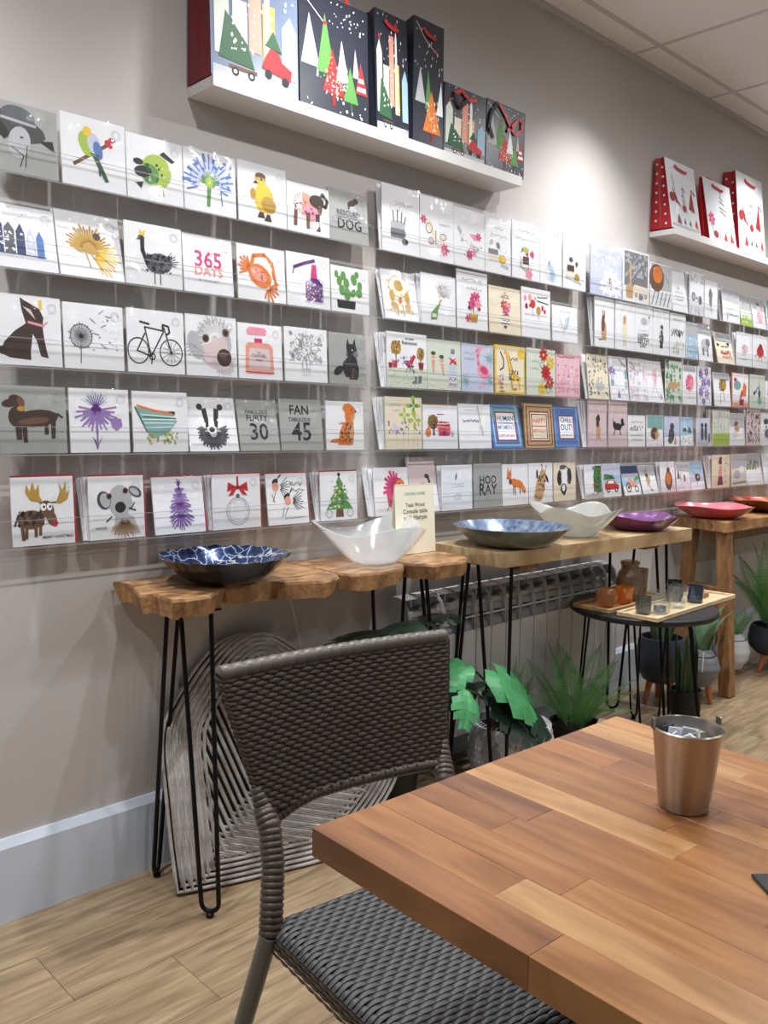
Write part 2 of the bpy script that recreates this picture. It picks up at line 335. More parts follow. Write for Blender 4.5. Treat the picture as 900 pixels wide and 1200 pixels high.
CARDS[1,3] = [
(0.672, 0.809, 0.008, 0.146, 'w', 'white card with a seated dark brown pointy eared dog', 'p B 2 16 18 10 50 8 50 20 54 46 60 36 66 14 78 12 76 20 72 40 70 58 72 70 66 82 44 92 36 96 38 80 44 60 26 48 10 32;l y 5 68 82 68 94;p e 40 84 60 66 52 80;l p 4 48 62 72 58;l t 2 70 58 78 64;e B 6 20 6 6'),
(0.812, 0.953, 0.008, 0.142, 'w', 'white card with a grey dandelion clock losing its seeds', 'l z 1.4 26 8 28 50;y g 1.5 28 50 4 20 26 0 345;o g 2 28 50 18 18;o G 3 28 50 13 13;e k 28 50 4 4;l g 1.4 44 78 52 72;l g 1.4 58 86 66 92;l g 1.4 62 66 70 70;l g 1.4 48 56 58 54;l g 1.4 60 40 70 34;l g 1.4 70 84 78 82;s g 14 5 1.6 42 30 92 94'),
(0.96, 1.109, 0.008, 0.145, 'w', 'white card with a black line drawn racing bicycle', 'o k 2 76 34 20 21;o k 2 18 34 18 20;l k 2.4 40 26 30 72 64 68 40 26 16 34 30 62;l k 2.4 64 74 76 34;l k 3 22 80 38 77;l k 3 62 70 62 78 72 76 74 66 68 62;o k 2 42 26 5 5;l k 2 42 26 40 14;y k .7 76 34 0 18 12 0 330'),
(1.112, 1.259, 0.008, 0.147, 'w', 'white card with a shaggy pale terrier face and brown nose', 'e G 54 54 36 38;e e 56 46 26 34;e G 18 50 14 24 20;y G 3 56 62 8 36 34 20 200;y w 1.5 56 60 6 30 22 30 200;e e 74 20 18 14;y G 1.5 74 24 12 24 20 160 380;e B 74 32 15 15;e b 72 36 8 6;e b 38 62 7 7;e k 38 62 4 4;e b 78 74 7 7;e k 78 74 4 4;y G 2 18 48 2 20 10 150 330'),
(1.262, 1.401, 0.008, 0.139, 'w', 'white card with a pink square perfume bottle', 'p f 14 12 80 12 78 60 70 66 22 66 16 60;p e 22 18 72 18 70 56 24 56;p P 36 66 54 66 54 74 36 74;p p 20 80 62 80 66 88 60 94 24 94 18 88;t k 8 46 48 No5;t k 34 46 42 CHANEL;t k 14 46 34 PARIS;l R 1.5 14 12 80 12;l p 2 18 10 76 10'),
(1.407, 1.555, 0.008, 0.143, 'w', 'white card with a fine grey outline sketch of a flower bunch', 's G 60 4 4 12 36 88 92;o g 1 30 70 9 9;o g 1 52 76 10 10;o g 1 70 64 9 9;o g 1 44 54 9 9;o g 1 62 46 8 8;o g 1 26 50 7 7;l G 1.2 40 40 44 10;l G 1.2 50 40 50 10;l G 1.2 58 40 56 10;y g .8 50 60 8 34 16 0 340;l G 1 38 24 62 24'),
(1.56, 1.7, 0.008, 0.141, 'm', 'grey card with a sitting black scottie dog', 'p k 34 30 44 14 78 14 80 30 74 52 76 66 72 78 70 92 64 80 54 80 50 92 46 74 50 54 36 42;e k 24 26 14 8 30;p B 52 10 76 10 74 30 58 30;s z 30 5 3 44 20 74 74;e g 72 60 7 6;p b 58 12 66 12 64 32;e w 62 68 1.5 1.5')]
CARDS[1,4] = [
(0.671, 0.816, 0.008, 0.142, 'm', 'dark grey card with a standing brown dachshund', 'e B 54 52 34 13 6;e B 26 54 13 16;e B 26 78 12 8 -20;e B 16 74 12 6 10;p B 22 46 32 46 32 20 24 20;p B 32 44 40 44 40 16 34 16;p B 76 56 84 52 82 22 76 22;p B 66 46 72 46 72 28 66 28;l B 3 86 60 94 54;e b 32 76 5 9 20;e d 32 66 6 4;e b 50 48 24 5 6'),
(0.821, 0.964, 0.008, 0.142, 'w', 'white card with a purple flower and a drooping bud', 'y v 3 44 66 4 34 15 170 370;y v 4 44 66 4 26 9 190 350;y q 1.6 44 70 4 26 13 30 150;y V 1.2 44 70 2 22 9 40 140;e V 44 68 9 5;l v 3 46 64 44 6;l v 2 44 38 44 52 56 58 66 52;p v 66 54 86 54 88 42 78 34 70 40;p V 44 6 36 26 42 18;p V 44 6 54 28 48 18'),
(0.971, 1.117, 0.008, 0.141, 'w', 'white card with a green and rust striped rowing boat', 'p w 2 72 30 82 80 74 60 40;p a 4 74 74 62 80 52 66 34 36 22 24 34;l o 4 8 76 40 68 76 64;l w 1.5 14 62 78 58;l w 1.5 16 54 78 54;l w 1.5 20 48 74 48;l w 1.5 22 40 70 42;l N 1.5 18 58 78 56;p B 64 68 76 68 76 62;s l 40 5 2.6 24 14 80 32;s d 18 3 2 26 16 70 30;l N 2 4 74 24 34'),
(1.12, 1.264, 0.029, 0.136, 'w', 'white card with a badger face and fluffy grey chest', 'y i 3 50 36 4 30 40 160 380;e G 50 30 22 12;y z 2 50 34 8 28 30 175 365;e k 27 82 6 6;e k 69 82 6 6;e w 48 60 25 21;p k 30 78 40 80 44 48 36 42;p k 66 78 56 80 52 48 60 42;e w 48 50 6 18;e w 48 40 9 7;e k 48 40 6 5;e w 32 58 2 2;e w 62 58 2 2'),
(1.267, 1.394, 0.026, 0.133, 'm', 'grey card reading fabulous flirty 30', 't k 56 48 76 FABULOUS;t k 54 48 64 FLIRTY;t k 46 50 36 30;s m 20 4 1.2 28 24 72 46'),
(1.396, 1.543, 0.017, 0.138, 'm', 'grey card reading fan tabulous 45', 't k 44 46 78 FAN;t k 52 46 60 TABULOUS;t k 46 50 35 45;s m 20 6 1.2 28 24 72 46'),
(1.551, 1.694, 0.008, 0.136, 'w', 'white card with a sitting ginger spaniel', 'p o 30 10 70 10 74 34 72 60 64 62 46 56 36 40;e t 64 72 13 15;e o 58 86 14 10;e o 58 68 8 16 10;e B 78 80 3 3;p o 8 16 34 14 34 24 16 22;p t 60 52 72 52 72 16 62 14;e o 66 82 12 10;e k 68 84 1.8 1.8;s b 40 8 3 34 14 66 56;p o 52 10 66 10 66 16 50 14')]
CARDS[1,5] = [
(0.691, 0.829, 0.008, 0.147, 'w', 'white card with a gold antlered moose and red nose reading merry christmas', 'e b 30 38 22 14;s B 40 2 4 10 30 50 50;p b 12 34 18 34 20 8 14 8;p b 20 32 25 32 24 10 19 10;p b 34 32 40 32 39 12 34 12;p b 42 32 47 32 46 14 41 14;l B 3 10 46 4 30;e b 56 52 11 14 25;e b 62 40 8 14 25;e r 68 31 5 5;e w 50 56 5 6;e w 60 56 4.5 6;e k 51 56 2 2;e k 61 56 2 2;p d 50 62 30 66 22 78 24 90 29 79 34 93 38 80 44 90 44 72;p d 60 62 72 64 78 78 76 92 82 80 88 92 88 74 94 80 90 66 78 60;l B 1.5 44 62 70 62;t z 50 72 11 MERRY CHRISTMAS'),
(0.861, 0.999, 0.008, 0.144, 'w', 'white card with a grey hound puppy holding a sprig', 'e G 56 60 22 26;e G 56 46 14 16;p G 42 6 92 6 80 34 60 42 46 34;y t 1.6 64 34 6 34 24 215 320;y B 1 64 32 8 30 16 220 315;e z 27 62 12 15 20;e G 29 62 9 12 20;e z 84 74 13 8 -30;e G 83 74 10 5 -30;e k 56 50 10 9;e b 36 68 5 5;e k 36 68 3.5 3.5;e b 66 76 5 5;e k 66 76 3.5 3.5;l N 3 72 48 84 44;l N 2.5 74 46 82 56;l N 2.5 40 36 30 28;t z 20 20 18 WOOF'),
(1.024, 1.165, 0.021, 0.138, 'w', 'white card with a purple sketched fir tree', 'l V 2.5 52 6 52 90;y v 2.4 52 30 2 24 8 190 350;y v 2.4 52 34 2 26 9 190 350;y v 2.4 52 42 2 24 9 190 350;y v 3 52 50 2 24 9 190 350;y v 3 52 60 2 20 9 190 350;y v 3 52 70 2 15 9 190 350;y v 3 52 80 2 10 7 195 345;y V 1.4 52 34 2 26 10 195 345;y V 1.4 52 55 2 22 10 195 345;y V 1.6 52 90 0 6 6 0 300'),
(1.184, 1.332, 0.008, 0.139, 'w', 'white card with a round bauble hung from a red bow', 'o G 2 52 32 24 25;o G 1 52 32 20 21;s G 40 4 1 34 14 70 50;e i 52 60 4 4;p r 50 74 54 74 54 96 50 96;p r 30 68 32 86 52 76;p r 74 68 72 86 52 76;p r 52 76 44 78 32 60 42 62;p r 52 76 60 78 72 60 62 62;l R 1.5 34 76 70 76;e R 52 76 4 4'),
(1.355, 1.494, 0.019, 0.137, 'w', 'white card with two sketched robins with pink chests', 'e k 22 84 8 6 30;e f 22 74 8 9;y k 1.3 30 74 6 26 8 -60 40;l k 1.6 26 88 38 98;l k 1.6 26 86 34 98;e k 48 54 8 6 30;e f 50 46 8 9;y k 1.3 58 46 6 30 9 -50 40;l k 1.6 54 60 66 70;l k 1.6 54 58 62 72;l k 1.2 12 60 18 44;l k 1.2 22 64 14 46;l k 1.2 40 34 34 14;l k 1.2 50 34 40 16;x g 1 40 88 12 1.5;x k 1 56 88 80 5;x k 1 64 92 66 5'),
(1.533, 1.672, 0.008, 0.137, 'w', 'white card with a green decorated christmas tree', 'p n 50 92 60 76 56 76 68 60 62 60 78 42 70 42 88 22 14 22 30 42 24 42 40 60 34 60 46 76 42 76;s c 24 4 3 24 24 76 70;s N 22 6 3 24 24 76 80;p b 40 6 62 6 60 22 42 22;e k 50 94 4 4;o G 2 22 14 8 8;o G 2 80 14 8 8;s y 12 8 1.8 28 26 72 70')]
CARDS[2,1] = [
(1.753, 1.909, 0.008, 0.189, 'w', 'tall white card with a candle lit grey tiered cake', 'x G 1.2 40 82 74 3;e a 42 30 22 8;p g 22 22 60 22 60 36 22 36;p i 22 26 60 26 60 32 22 32;p G 22 36 60 36 60 44 22 44;e G 42 44 20 4;l k 2.4 30 46 28 62;l k 2.4 40 46 40 64;l k 2.4 50 46 52 62;l k 2.4 58 45 62 56;e g 60 18 9 5;e k 64 18 4 3;s G 20 4 1.2 20 62 72 78'),
(1.91, 2.062, 0.008, 0.185, 'w', 'tall white card with one large butterfly and pink roses', 'p c 44 34 14 58 20 64 34 60 46 40;p c 46 34 80 46 78 38 60 30;p e 44 32 26 34 24 26 40 24;p e 48 32 58 24 52 16;o b 1.6 26 50 9 8;o b 1.6 68 40 9 5;o b 1.6 32 30 7 5;l b 2 46 24 46 48;f P 72 20 12 7;f p 70 18 7 5;f P 10 62 9 6;s p 10 3 2 60 10 86 30;x G 1.2 56 92 60 3'),
(2.061, 2.213, 0.008, 0.179, 'w', 'tall white card with two small butterflies and pink blossom', 'p G 22 52 10 64 16 70 26 60;p G 24 52 34 44 22 42;p p 50 58 76 60 84 52 66 48;f P 80 56 9 6;p e 62 34 48 38 56 44 66 38;p e 66 34 86 40 80 30;o g 1.4 70 34 8 4;f P 50 22 11 7;f p 64 26 7 5;s g 10 3 1.6 30 20 90 60;l g 1.4 64 24 64 40'),
(2.213, 2.349, 0.008, 0.172, 'w', 'tall white card for grandad with grey hearts and presents', 'x G 1.3 36 70 84 3;x G 1.3 22 84 70 3;e G 24 56 8 5 20;e g 50 52 8 6 -30;p g 12 34 50 34 50 44 12 44;p c 16 22 48 22 48 34 16 34;e y 66 28 15 8;o d 1.4 66 28 13 7;p G 60 14 90 10 90 16 60 20;s G 10 3 1.6 56 36 80 50'),
(2.354, 2.51, 0.008, 0.188, 'w', 'tall white card with a dark gift box, pink heart and star flower', 'x G 1.3 20 84 84 3;x G 1.3 14 94 70 3;e l 48 52 12 5;p i 30 44 40 50 36 56;p r 46 44 58 50 56 40;p P 62 46 72 54 80 46 74 38;p B 38 26 60 26 60 40 38 40;o g 1.5 46 26 14 11;f p 60 10 14 7;l g 1.4 30 38 28 20 60 18'),
(2.51, 2.643, 0.008, 0.167, 'w', 'tall white card with a faint blue figure and leaves', 'e q 48 36 12 10;e a 40 42 8 5 60;e s 56 20 12 12;o s 1.2 40 24 14 14;o s 1.2 56 14 18 8;x q 1.2 20 80 86 2;p h 20 50 30 56 24 40;p h 56 50 64 56 62 42'),
(2.648, 2.794, 0.008, 0.191, 'w', 'tall white card with dark hearts, gift box and gold bauble', 'x G 1.3 20 70 84 3;x G 1.3 34 70 74 3;x G 1.3 44 90 64 3;e z 34 54 9 5;p z 52 48 60 54 66 48 58 40;p B 18 32 48 32 48 44 18 44;p c 20 22 46 22 46 32 20 32;e d 60 22 12 8;p G 44 14 80 10 80 15 44 18;l g 1.4 16 40 14 18 40 16')]
CARDS[2,2] = [
(1.77, 1.914, 0.029, 0.146, 'w', 'card with gold party scene of a throne and guests', 'e c 48 66 32 24;o d 2.4 48 68 28 22;e d 48 70 14 12;p c 20 40 78 40 82 14 16 14;e d 26 48 8 12;e d 70 46 8 12;p r 46 46 54 46 52 34 46 34;l g 2 40 30 38 8;l g 2 54 30 56 8;e t 30 28 9 9;e t 70 26 9 9;s d 30 7 2.4 14 12 84 86'),
(1.921, 2.079, 0.008, 0.151, 'w', 'white card with a green champagne bottle popping', 'p n 26 8 44 10 48 30 56 42 52 44 40 34 28 22;p d 52 42 60 50 56 52 50 46;p c 30 14 42 14 43 22 31 22;y G 1.4 60 54 4 30 12 20 130;s d 20 5 2 46 56 82 84;o G 1.2 64 70 10 9;x G 1.2 56 80 60 2'),
(2.085, 2.237, 0.011, 0.184, 'w', 'tall white card with pink flowers in a gold pot', 'x G 1.4 16 82 84 3;x G 1.4 30 82 70 3;f P 56 52 15 8;f P 46 42 12 7;f p 68 44 12 7;f P 66 58 9 6;p d 42 12 64 12 68 28 38 28;e c 53 28 15 3;e k 38 36 4 3;e k 72 36 4 3;f P 34 18 9 6;l N 2 52 28 52 44'),
(2.244, 2.413, 0.01, 0.152, 'c', 'white card with a pink bouquet between printed ribbons', 'p f 50 92 54 88 50 84 46 88;l k 1.2 36 78 64 78;x k 1.2 40 62 82 2;f r 46 62 11 7;f p 58 60 11 7;f P 52 50 11 7;s n 10 4 2 36 46 68 70;x k 1.2 40 62 40 2;p w 36 24 64 24 64 32 36 32;l k 1.2 36 32 64 32;x k 1.4 38 64 28 2;l k 1.2 36 22 64 22;p R 50 10 56 16 50 18 44 16'),
(2.416, 2.584, 0.008, 0.168, 'w', 'white card with red bauble like flowers and happy birthday lettering', 'e r 38 68 9 9;e f 28 80 6 7;e R 16 62 5 6;e d 58 56 8 9;e r 72 62 4 6;e r 80 56 4 5;e p 12 78 5 6;e r 28 64 3 4;e p 46 80 3 4;l g 1 38 58 38 44;l g 1 58 46 58 38;x G 1.2 10 90 46 2;x N 1.6 54 90 84 2;l k 1.8 52 76 94 72'),
(2.595, 2.754, 0.008, 0.126, 'w', 'low white card with a faint aqua leaf sketch', 'p s 46 30 62 70 70 76 60 40;p a 44 26 30 60 26 70 40 44;l a 1.4 44 16 52 66;x s 1.2 30 70 84 2')]
CARDS[2,3] = [
(1.781, 1.953, 0.008, 0.162, 'w', 'card reading on your retirement with a red deckchair and boots', 'p h 0 0 100 0 100 34 0 36;s l 90 3 1.4 2 2 98 34;e d 22 72 13 13;e d 84 64 10 12;s b 40 2 2 12 62 32 84;s b 30 6 2 76 54 92 74;l b 2.4 22 60 22 46;l b 2.4 84 54 84 44;p r 44 46 54 36 72 58 66 62 56 50 46 50;l R 2.4 42 48 52 38 66 40;l z 1.4 50 40 68 28;l z 1.4 66 52 54 28;l z 1.4 46 28 56 44;l z 1.4 66 26 62 44;p r 14 36 24 36 25 48 13 48;p R 4 34 12 34 13 44 3 44;p R 80 34 90 34 92 48 78 48;p g 62 8 74 8 74 22 68 22 68 14 62 12;p g 76 8 86 10 86 24 78 22;s v 14 5 3 10 44 60 58;t k 22 56 90 on your;t k 38 56 82 Retirement'),
(1.953, 2.11, 0.008, 0.154, 'h', 'pale green card with pink carrots and a blue champagne bottle', 'p f 12 66 24 68 20 34 16 30;p f 36 60 48 62 50 28 46 28;x w 1.6 14 22 60 1;x w 1.6 38 48 54 1;e N 18 72 7 4;e N 42 66 7 4;p q 62 6 90 6 90 34 84 46 68 46 62 34;p q 70 46 82 46 80 76 72 76;p g 70 74 82 74 82 84 70 84;p r 64 50 76 56 88 50 86 60 80 60 88 68 76 62 64 68 70 60;p w 64 16 88 16 88 28 64 28;t k 22 76 22 POP;s o 20 5 1.6 64 10 88 14;e c 16 12 8 4;e c 44 6 8 3'),
(2.113, 2.275, 0.008, 0.153, 'q', 'lilac card with a pink flamingo', 'l p 8 54 88 50 76 52 60 60 48;e p 56 90 8 4;e p 68 44 20 14 -20;e P 70 46 13 8 -20;p P 48 92 42 80 50 88;p p 80 46 96 34 84 34;l p 2 66 32 66 18 54 6;l p 2 72 32 74 20 68 10;y a 2 88 72 2 14 9 0 320;y a 2 12 22 2 14 9 0 320;y a 2 88 24 2 12 7 0 320;x G 1.2 8 40 80 3;x G 1.2 8 40 68 3'),
(2.282, 2.446, 0.009, 0.161, 'y', 'yellow card with a tall giraffe and a sun', 'p c 4 4 96 4 96 96 4 96;e y 88 84 14 11;l k 3.4 18 86 28 70 28 54 16 48;p y 38 80 48 80 60 46 84 34 84 8 78 8 76 26 60 26 58 8 52 8 50 40;e y 38 84 9 5;l b 1.6 38 78 50 40 58 8;l b 1.6 46 80 60 46 84 32;s b 40 4 2.4 46 28 78 50;l k 2 34 90 34 84;p a 20 26 26 44 28 26;e d 20 20 8 3;e d 20 12 8 3;e d 22 4 9 3;e d 66 10 8 3;x k 1.6 52 76 72 4;s p 14 5 3 8 20 20 40'),
(2.455, 2.626, 0.008, 0.163, 'h', 'pale green thank you card with red and yellow flowers', 'f r 58 88 15 9;f y 82 72 15 9;f r 66 50 17 10;f r 80 30 14 9;f y 52 14 15 9;e y 58 88 4 3;e R 66 50 5 4;e R 66 20 5 4;o g 1.2 52 66 7 6;o g 1.2 74 12 7 6;x G 1.6 16 44 72 3;x G 1.6 18 40 58 3;s n 14 5 2.4 50 8 90 90'),
(2.626, 2.784, 0.008, 0.153, 'p', 'pale pink card with faint bows and bubbles', 'p j 2 2 98 2 98 98 2 98;x R 2 6 76 94 2;o p 2 20 20 9 8;o p 2 76 22 7 6;o p 2 30 36 8 7;o p 2 80 44 7 7;s p 40 4 4 6 6 94 80;e v 52 48 4 4;s w 20 6 3 8 8 92 86')]
CARDS[2,4] = [
(1.778, 1.936, 0.008, 0.156, 'h', 'pale card with lime clover and small violet flowers', 'p c 0 0 100 0 100 100 0 100;f l 76 84 20 4;f l 52 66 15 4;f l 80 56 18 4;f n 78 84 12 4;s v 26 7 3 4 30 96 54;p v 22 44 36 38 34 30 22 36;p q 22 34 36 38 32 44 20 50;l G 1 30 4 30 36;l G 1 46 4 48 40;l G 1 62 4 62 50;l G 1 76 4 78 46;l G 1 88 4 88 36;x G 1.4 12 40 84 3;x G 1.4 20 40 74 2;s k 8 3 1.4 60 40 90 60'),
(1.94, 2.103, 0.008, 0.135, 'w', 'white card with a red house beside a round brown tree', 'e b 28 62 15 17;s d 40 4 2 14 48 42 78;l B 5 30 32 30 56;p r 40 54 46 64 76 62 78 48;p f 40 40 80 36 80 50 40 54;p P 44 30 76 30 76 48 44 50;p R 56 30 64 30 64 44 56 44;e o 14 38 8 11;e G 84 34 5 7;x k 1.2 40 60 80 1.2;x w 2 40 76 58 1'),
(2.111, 2.274, 0.015, 0.145, 'w', 'white sympathy card with a draped ribbon glint', 'x U 1.6 12 62 62 4;l G 4 60 96 66 60 74 30;l c 3 74 94 68 60 62 34;x G 1 20 60 86 2'),
(2.283, 2.448, 0.034, 0.154, 'u', 'blue framed card reading human moment happy birthday', 'p s 6 5 94 5 94 95 6 95;p u 10 8 90 8 90 92 10 92;p a 12 60 88 60 88 88 12 88;p R 16 16 84 16 84 82 16 82;p w 20 19 80 19 80 79 20 79;t U 54 50 66 HUMAN;t u 56 50 46 MOMENT;t R 52 50 28 HAPPY BIRTHDAY;l u 2 24 56 76 56'),
(2.46, 2.631, 0.017, 0.154, 't', 'tan framed card reading happy birthday in red', 'p B 5 5 95 5 95 95 5 95;p t 8 7 92 7 92 93 8 93;p R 16 14 84 14 84 84 16 84;p c 19 17 81 17 81 81 19 81;p B 22 20 78 20 78 78 22 78;p c 25 22 75 22 75 76 25 76;t r 46 50 62 HAPPY;t r 46 50 38 BIRTHDAY;l r 2 26 50 74 50'),
(2.637, 2.796, 0.022, 0.152, 'u', 'bright blue card reading chill out happy birthday', 'p s 4 4 96 4 96 96 4 96;p u 6 5 94 5 94 95 6 95;p R 18 20 82 20 82 78 18 78;p w 22 23 78 23 78 75 22 75;t U 46 50 66 CHILL;t U 48 50 48 OUT!;t u 46 50 30 HAPPY BIRTHDAY')]
CARDS[2,5] = [
(1.742, 1.889, 0.018, 0.144, 'w', 'white card with a pink parrot head behind the price sign', 'p P 38 20 34 50 42 70 60 82 80 76 88 60 70 50 60 30 50 14;y P 6 62 58 10 34 10 80 230;e o 76 64 13 11;p y 70 72 90 58 84 52;e k 74 66 2.4 2;l N 2 34 10 46 30'),
(1.896, 2.024, 0.035, 0.174, 'e', 'tall pale mauve card with a black swan', 'p w 2 2 98 2 98 50 2 50;e k 50 44 30 10;l k 7 66 46 74 54 70 66 62 66;e k 66 66 8 4;p r 56 66 62 68 62 63'),
(2.032, 2.182, 0.008, 0.145, 'w', 'white card with a small grey feather and a line of script', 'p z 44 76 50 84 48 70 42 66;p G 42 68 46 76 44 64;x G 1 30 76 58 1.6;x G 1 34 72 52 1.6;x G 1 40 62 34 4;x G 1 40 62 26 4'),
(2.189, 2.336, 0.008, 0.147, 'm', 'grey card reading hooray in tall black letters', 't k 60 50 62 HOO;t k 22 28 40 R;t k 22 50 40 A;t k 22 72 40 Y'),
(2.339, 2.485, 0.008, 0.142, 'w', 'white card with a standing orange fox', 'p o 30 62 44 66 66 56 80 40 78 34 62 44 44 44 34 52;e o 26 72 9 9;p o 18 78 20 94 27 80;p o 27 80 34 92 34 76;p k 14 66 22 70 20 64;e o 58 52 24 10 -12;l b 3.4 42 46 42 26;l b 3.4 48 46 50 24;l b 3.4 66 44 68 26;p b 70 50 90 30 84 30;e o 82 38 7 12 30;e b 30 58 6 8'),
(2.488, 2.632, 0.008, 0.143, 'w', 'white card with a giraffe calf face', 'e t 46 36 20 32 -14;e t 58 66 14 18;e t 40 18 20 14;p t 50 76 56 98 60 78;p t 64 76 74 92 70 72;e k 34 72 4 12;e k 76 60 4 12 30;s b 22 5 4 38 34 66 76;e b 30 16 4 3;e b 44 12 4 3;e k 40 56 3 3;e k 68 54 3 3;p k 50 98 54 98 54 90;p k 72 94 76 90 72 86'),
(2.637, 2.781, 0.008, 0.142, 'e', 'pale card with a black eared spaniel face', 'p c 1 1 99 1 99 99 1 99;e k 26 60 11 20;e z 70 64 11 22;o k 3 46 72 22 20;e w 48 62 14 22;e k 44 32 14 14;e w 44 34 7 9;e k 46 20 6 5;e i 40 88 14 6;e B 74 66 5 12')]
CARDS[3,1] = [
(2.823, 3.045, 0.008, 0.179, 'q', 'large pale blue card with white flowers', 'f w 62 30 26 8;f w 82 22 20 8;f w 44 20 16 7;e y 62 30 4 3;x G 1.4 10 50 76 8;x G 1 16 84 90 3;s i 14 4 2 50 14 80 40;s w 30 5 3 10 50 90 90'),
(3.052, 3.253, 0.008, 0.2, 'w', 'tall card with a tan bottle shape on a dark chalk ground', 'p g 4 30 94 30 94 96 4 96;s G 40 3 5 6 50 92 94;l G 2 10 50 60 90;l G 2 30 44 84 90;p t 12 6 36 6 38 26 30 36 32 66 26 76 22 60 24 36 10 26;p c 40 24 92 22 92 32 40 34;p t 44 10 54 10 54 18 44 18;p g 60 6 76 6 76 18 60 18;p t 80 10 92 10 92 18 80 18;s c 12 5 2 40 4 92 22'),
(3.262, 3.442, 0.008, 0.176, 'w', 'card with a brown balloon above grey stripes', 'p G 2 40 98 40 98 98 2 98;e b 28 66 34 32;e o 32 74 22 20;l g 4 6 4 20 36;l g 4 24 4 38 36;l g 4 42 4 56 36;l g 4 60 4 74 36;l g 4 78 4 92 36;l i 2 60 80 84 60'),
(3.451, 3.586, 0.029, 0.173, 'w', 'narrow white card with faint grey script on the upper rack', 'e z 50 58 3 5;x G 2 24 80 48 2;x G 2 20 84 38 2;x g 2 30 74 30 2'),
(3.596, 3.727, 0.008, 0.183, 'w', 'tall narrow card with two round grey motifs', 's G 60 4 3 4 76 96 98;s G 50 6 3 4 2 96 18;e g 26 42 14 11;e g 74 36 14 11;e G 26 42 8 6;e i 76 34 7 6;e a 50 40 8 4'),
(3.734, 3.861, 0.008, 0.165, 'w', 'narrow white card with a slim grey animal', 'e g 46 62 16 12;e g 46 46 12 16;l g 4 50 36 56 14;e i 44 72 8 6;l G 3 40 36 42 20')]
CARDS[3,2] = [
(2.866, 3.004, 0.008, 0.185, 'w', 'white card with an upright brown hare', 'e t 46 34 14 20;e b 42 46 9 16;l b 4 42 60 40 74;l b 4 48 60 50 74;e b 44 60 8 6;l z 3 20 14 50 16;p t 38 14 58 14 58 34'),
(3.011, 3.158, 0.008, 0.186, 'w', 'white card with a pale standing golden animal', 'e c 46 40 12 24;e t 46 62 8 10;l t 3 42 18 42 8;l t 3 52 18 52 8;e d 50 66 4 4'),
(3.158, 3.297, 0.008, 0.188, 'w', 'white card with a sketched teapot above bold lettering', 'l G 2 30 60 66 60;e G 50 66 18 8;l g 2 74 60 80 76;e z 80 76 4 3;t k 62 46 34 HAPPY;t k 62 46 24 BIRTH;t k 40 46 14 DAY;x G 1 20 70 46 2'),
(3.301, 3.436, 0.008, 0.185, 'w', 'white card with a spotted grey dog sitting upright', 'e z 50 36 14 18;e z 52 58 9 9;s w 22 4 2.4 38 22 62 60;p z 40 14 60 14 58 30 42 30;e k 56 60 3 2;s k 14 8 2 38 20 62 60'),
(3.442, 3.58, 0.008, 0.182, 'w', 'white card with dark brush lettering and grey leaves', 't z 80 46 54 WOW;s i 22 6 4 8 46 84 64;s h 26 4 6 20 8 90 36;x G 2 20 80 86 2'),
(3.582, 3.695, 0.011, 0.158, 's', 'narrow pale blue patterned card on the second rack', 's w 40 4 4 2 2 98 60;s q 30 6 4 2 2 98 60;p G 0 66 100 62 100 100 0 100'),
(3.707, 3.843, 0.024, 0.166, 'w', 'card with a grey bear under a grey band', 'p G 0 72 100 68 100 100 0 100;e G 50 42 30 18;e g 70 50 16 12;p g 26 34 40 34 40 14 28 14;p g 58 32 70 32 70 12 60 12;e i 82 46 4 3')]
CARDS[3,3] = [
(2.843, 2.988, 0.022, 0.171, 'c', 'cream card scattered all over with tiny grey leaves', 's g 46 4 4 4 4 96 96;s n 20 6 3 4 4 96 96;s h 24 9 5 4 4 96 96;e G 56 28 24 9'),
(2.999, 3.133, 0.026, 0.173, 'w', 'white card bordered with lilac and blue flowers', 'e v 16 66 16 12;e a 14 40 10 9;e q 16 54 9 8;p v 36 6 54 6 46 26;l g 4 62 94 92 78;e a 92 60 8 12;s q 20 5 4 4 4 96 96;e G 90 36 8 10'),
(3.142, 3.278, 0.023, 0.174, 'w', 'white card with faint mauve sprigs and a grey bird', 's j 40 4 5 4 4 96 96;s q 26 7 5 4 4 96 76;l g 3 10 92 40 72;l g 3 10 80 30 74;s G 16 5 4 4 70 96 96'),
(3.283, 3.417, 0.029, 0.174, 'w', 'white card with a pale pink long legged bird', 'e j 52 62 12 18 -20;l G 3 44 44 26 18;l G 3 50 44 66 16;e G 82 14 8 8;l j 4 60 74 66 82;s p 14 6 3 30 40 70 76'),
(3.424, 3.566, 0.008, 0.182, 'h', 'green foliage card with a leaping tan hare', 's n 50 4 5 4 4 96 96;s a 30 7 6 4 4 96 96;e t 46 42 34 8;l t 3 20 38 14 28;l t 3 70 38 76 28;e t 80 46 8 6;s N 16 2 4 0 60 16 100'),
(3.573, 3.703, 0.009, 0.169, 'w', 'white card with a pink oval flower and grey stalk', 'e p 50 56 30 22;s P 26 4 4 26 38 74 74;p G 8 84 92 84 92 99 8 99;l G 2 50 34 52 12'),
(3.718, 3.849, 0.014, 0.174, 'w', 'white card patterned with violet blooms', 'f v 24 80 18 7;f v 66 86 16 7;f v 44 56 20 7;f v 80 60 16 7;f v 22 34 18 7;f v 66 30 18 7;f v 40 10 14 7;s V 26 5 3 6 4 94 96;s q 30 6 4 6 4 94 96')]
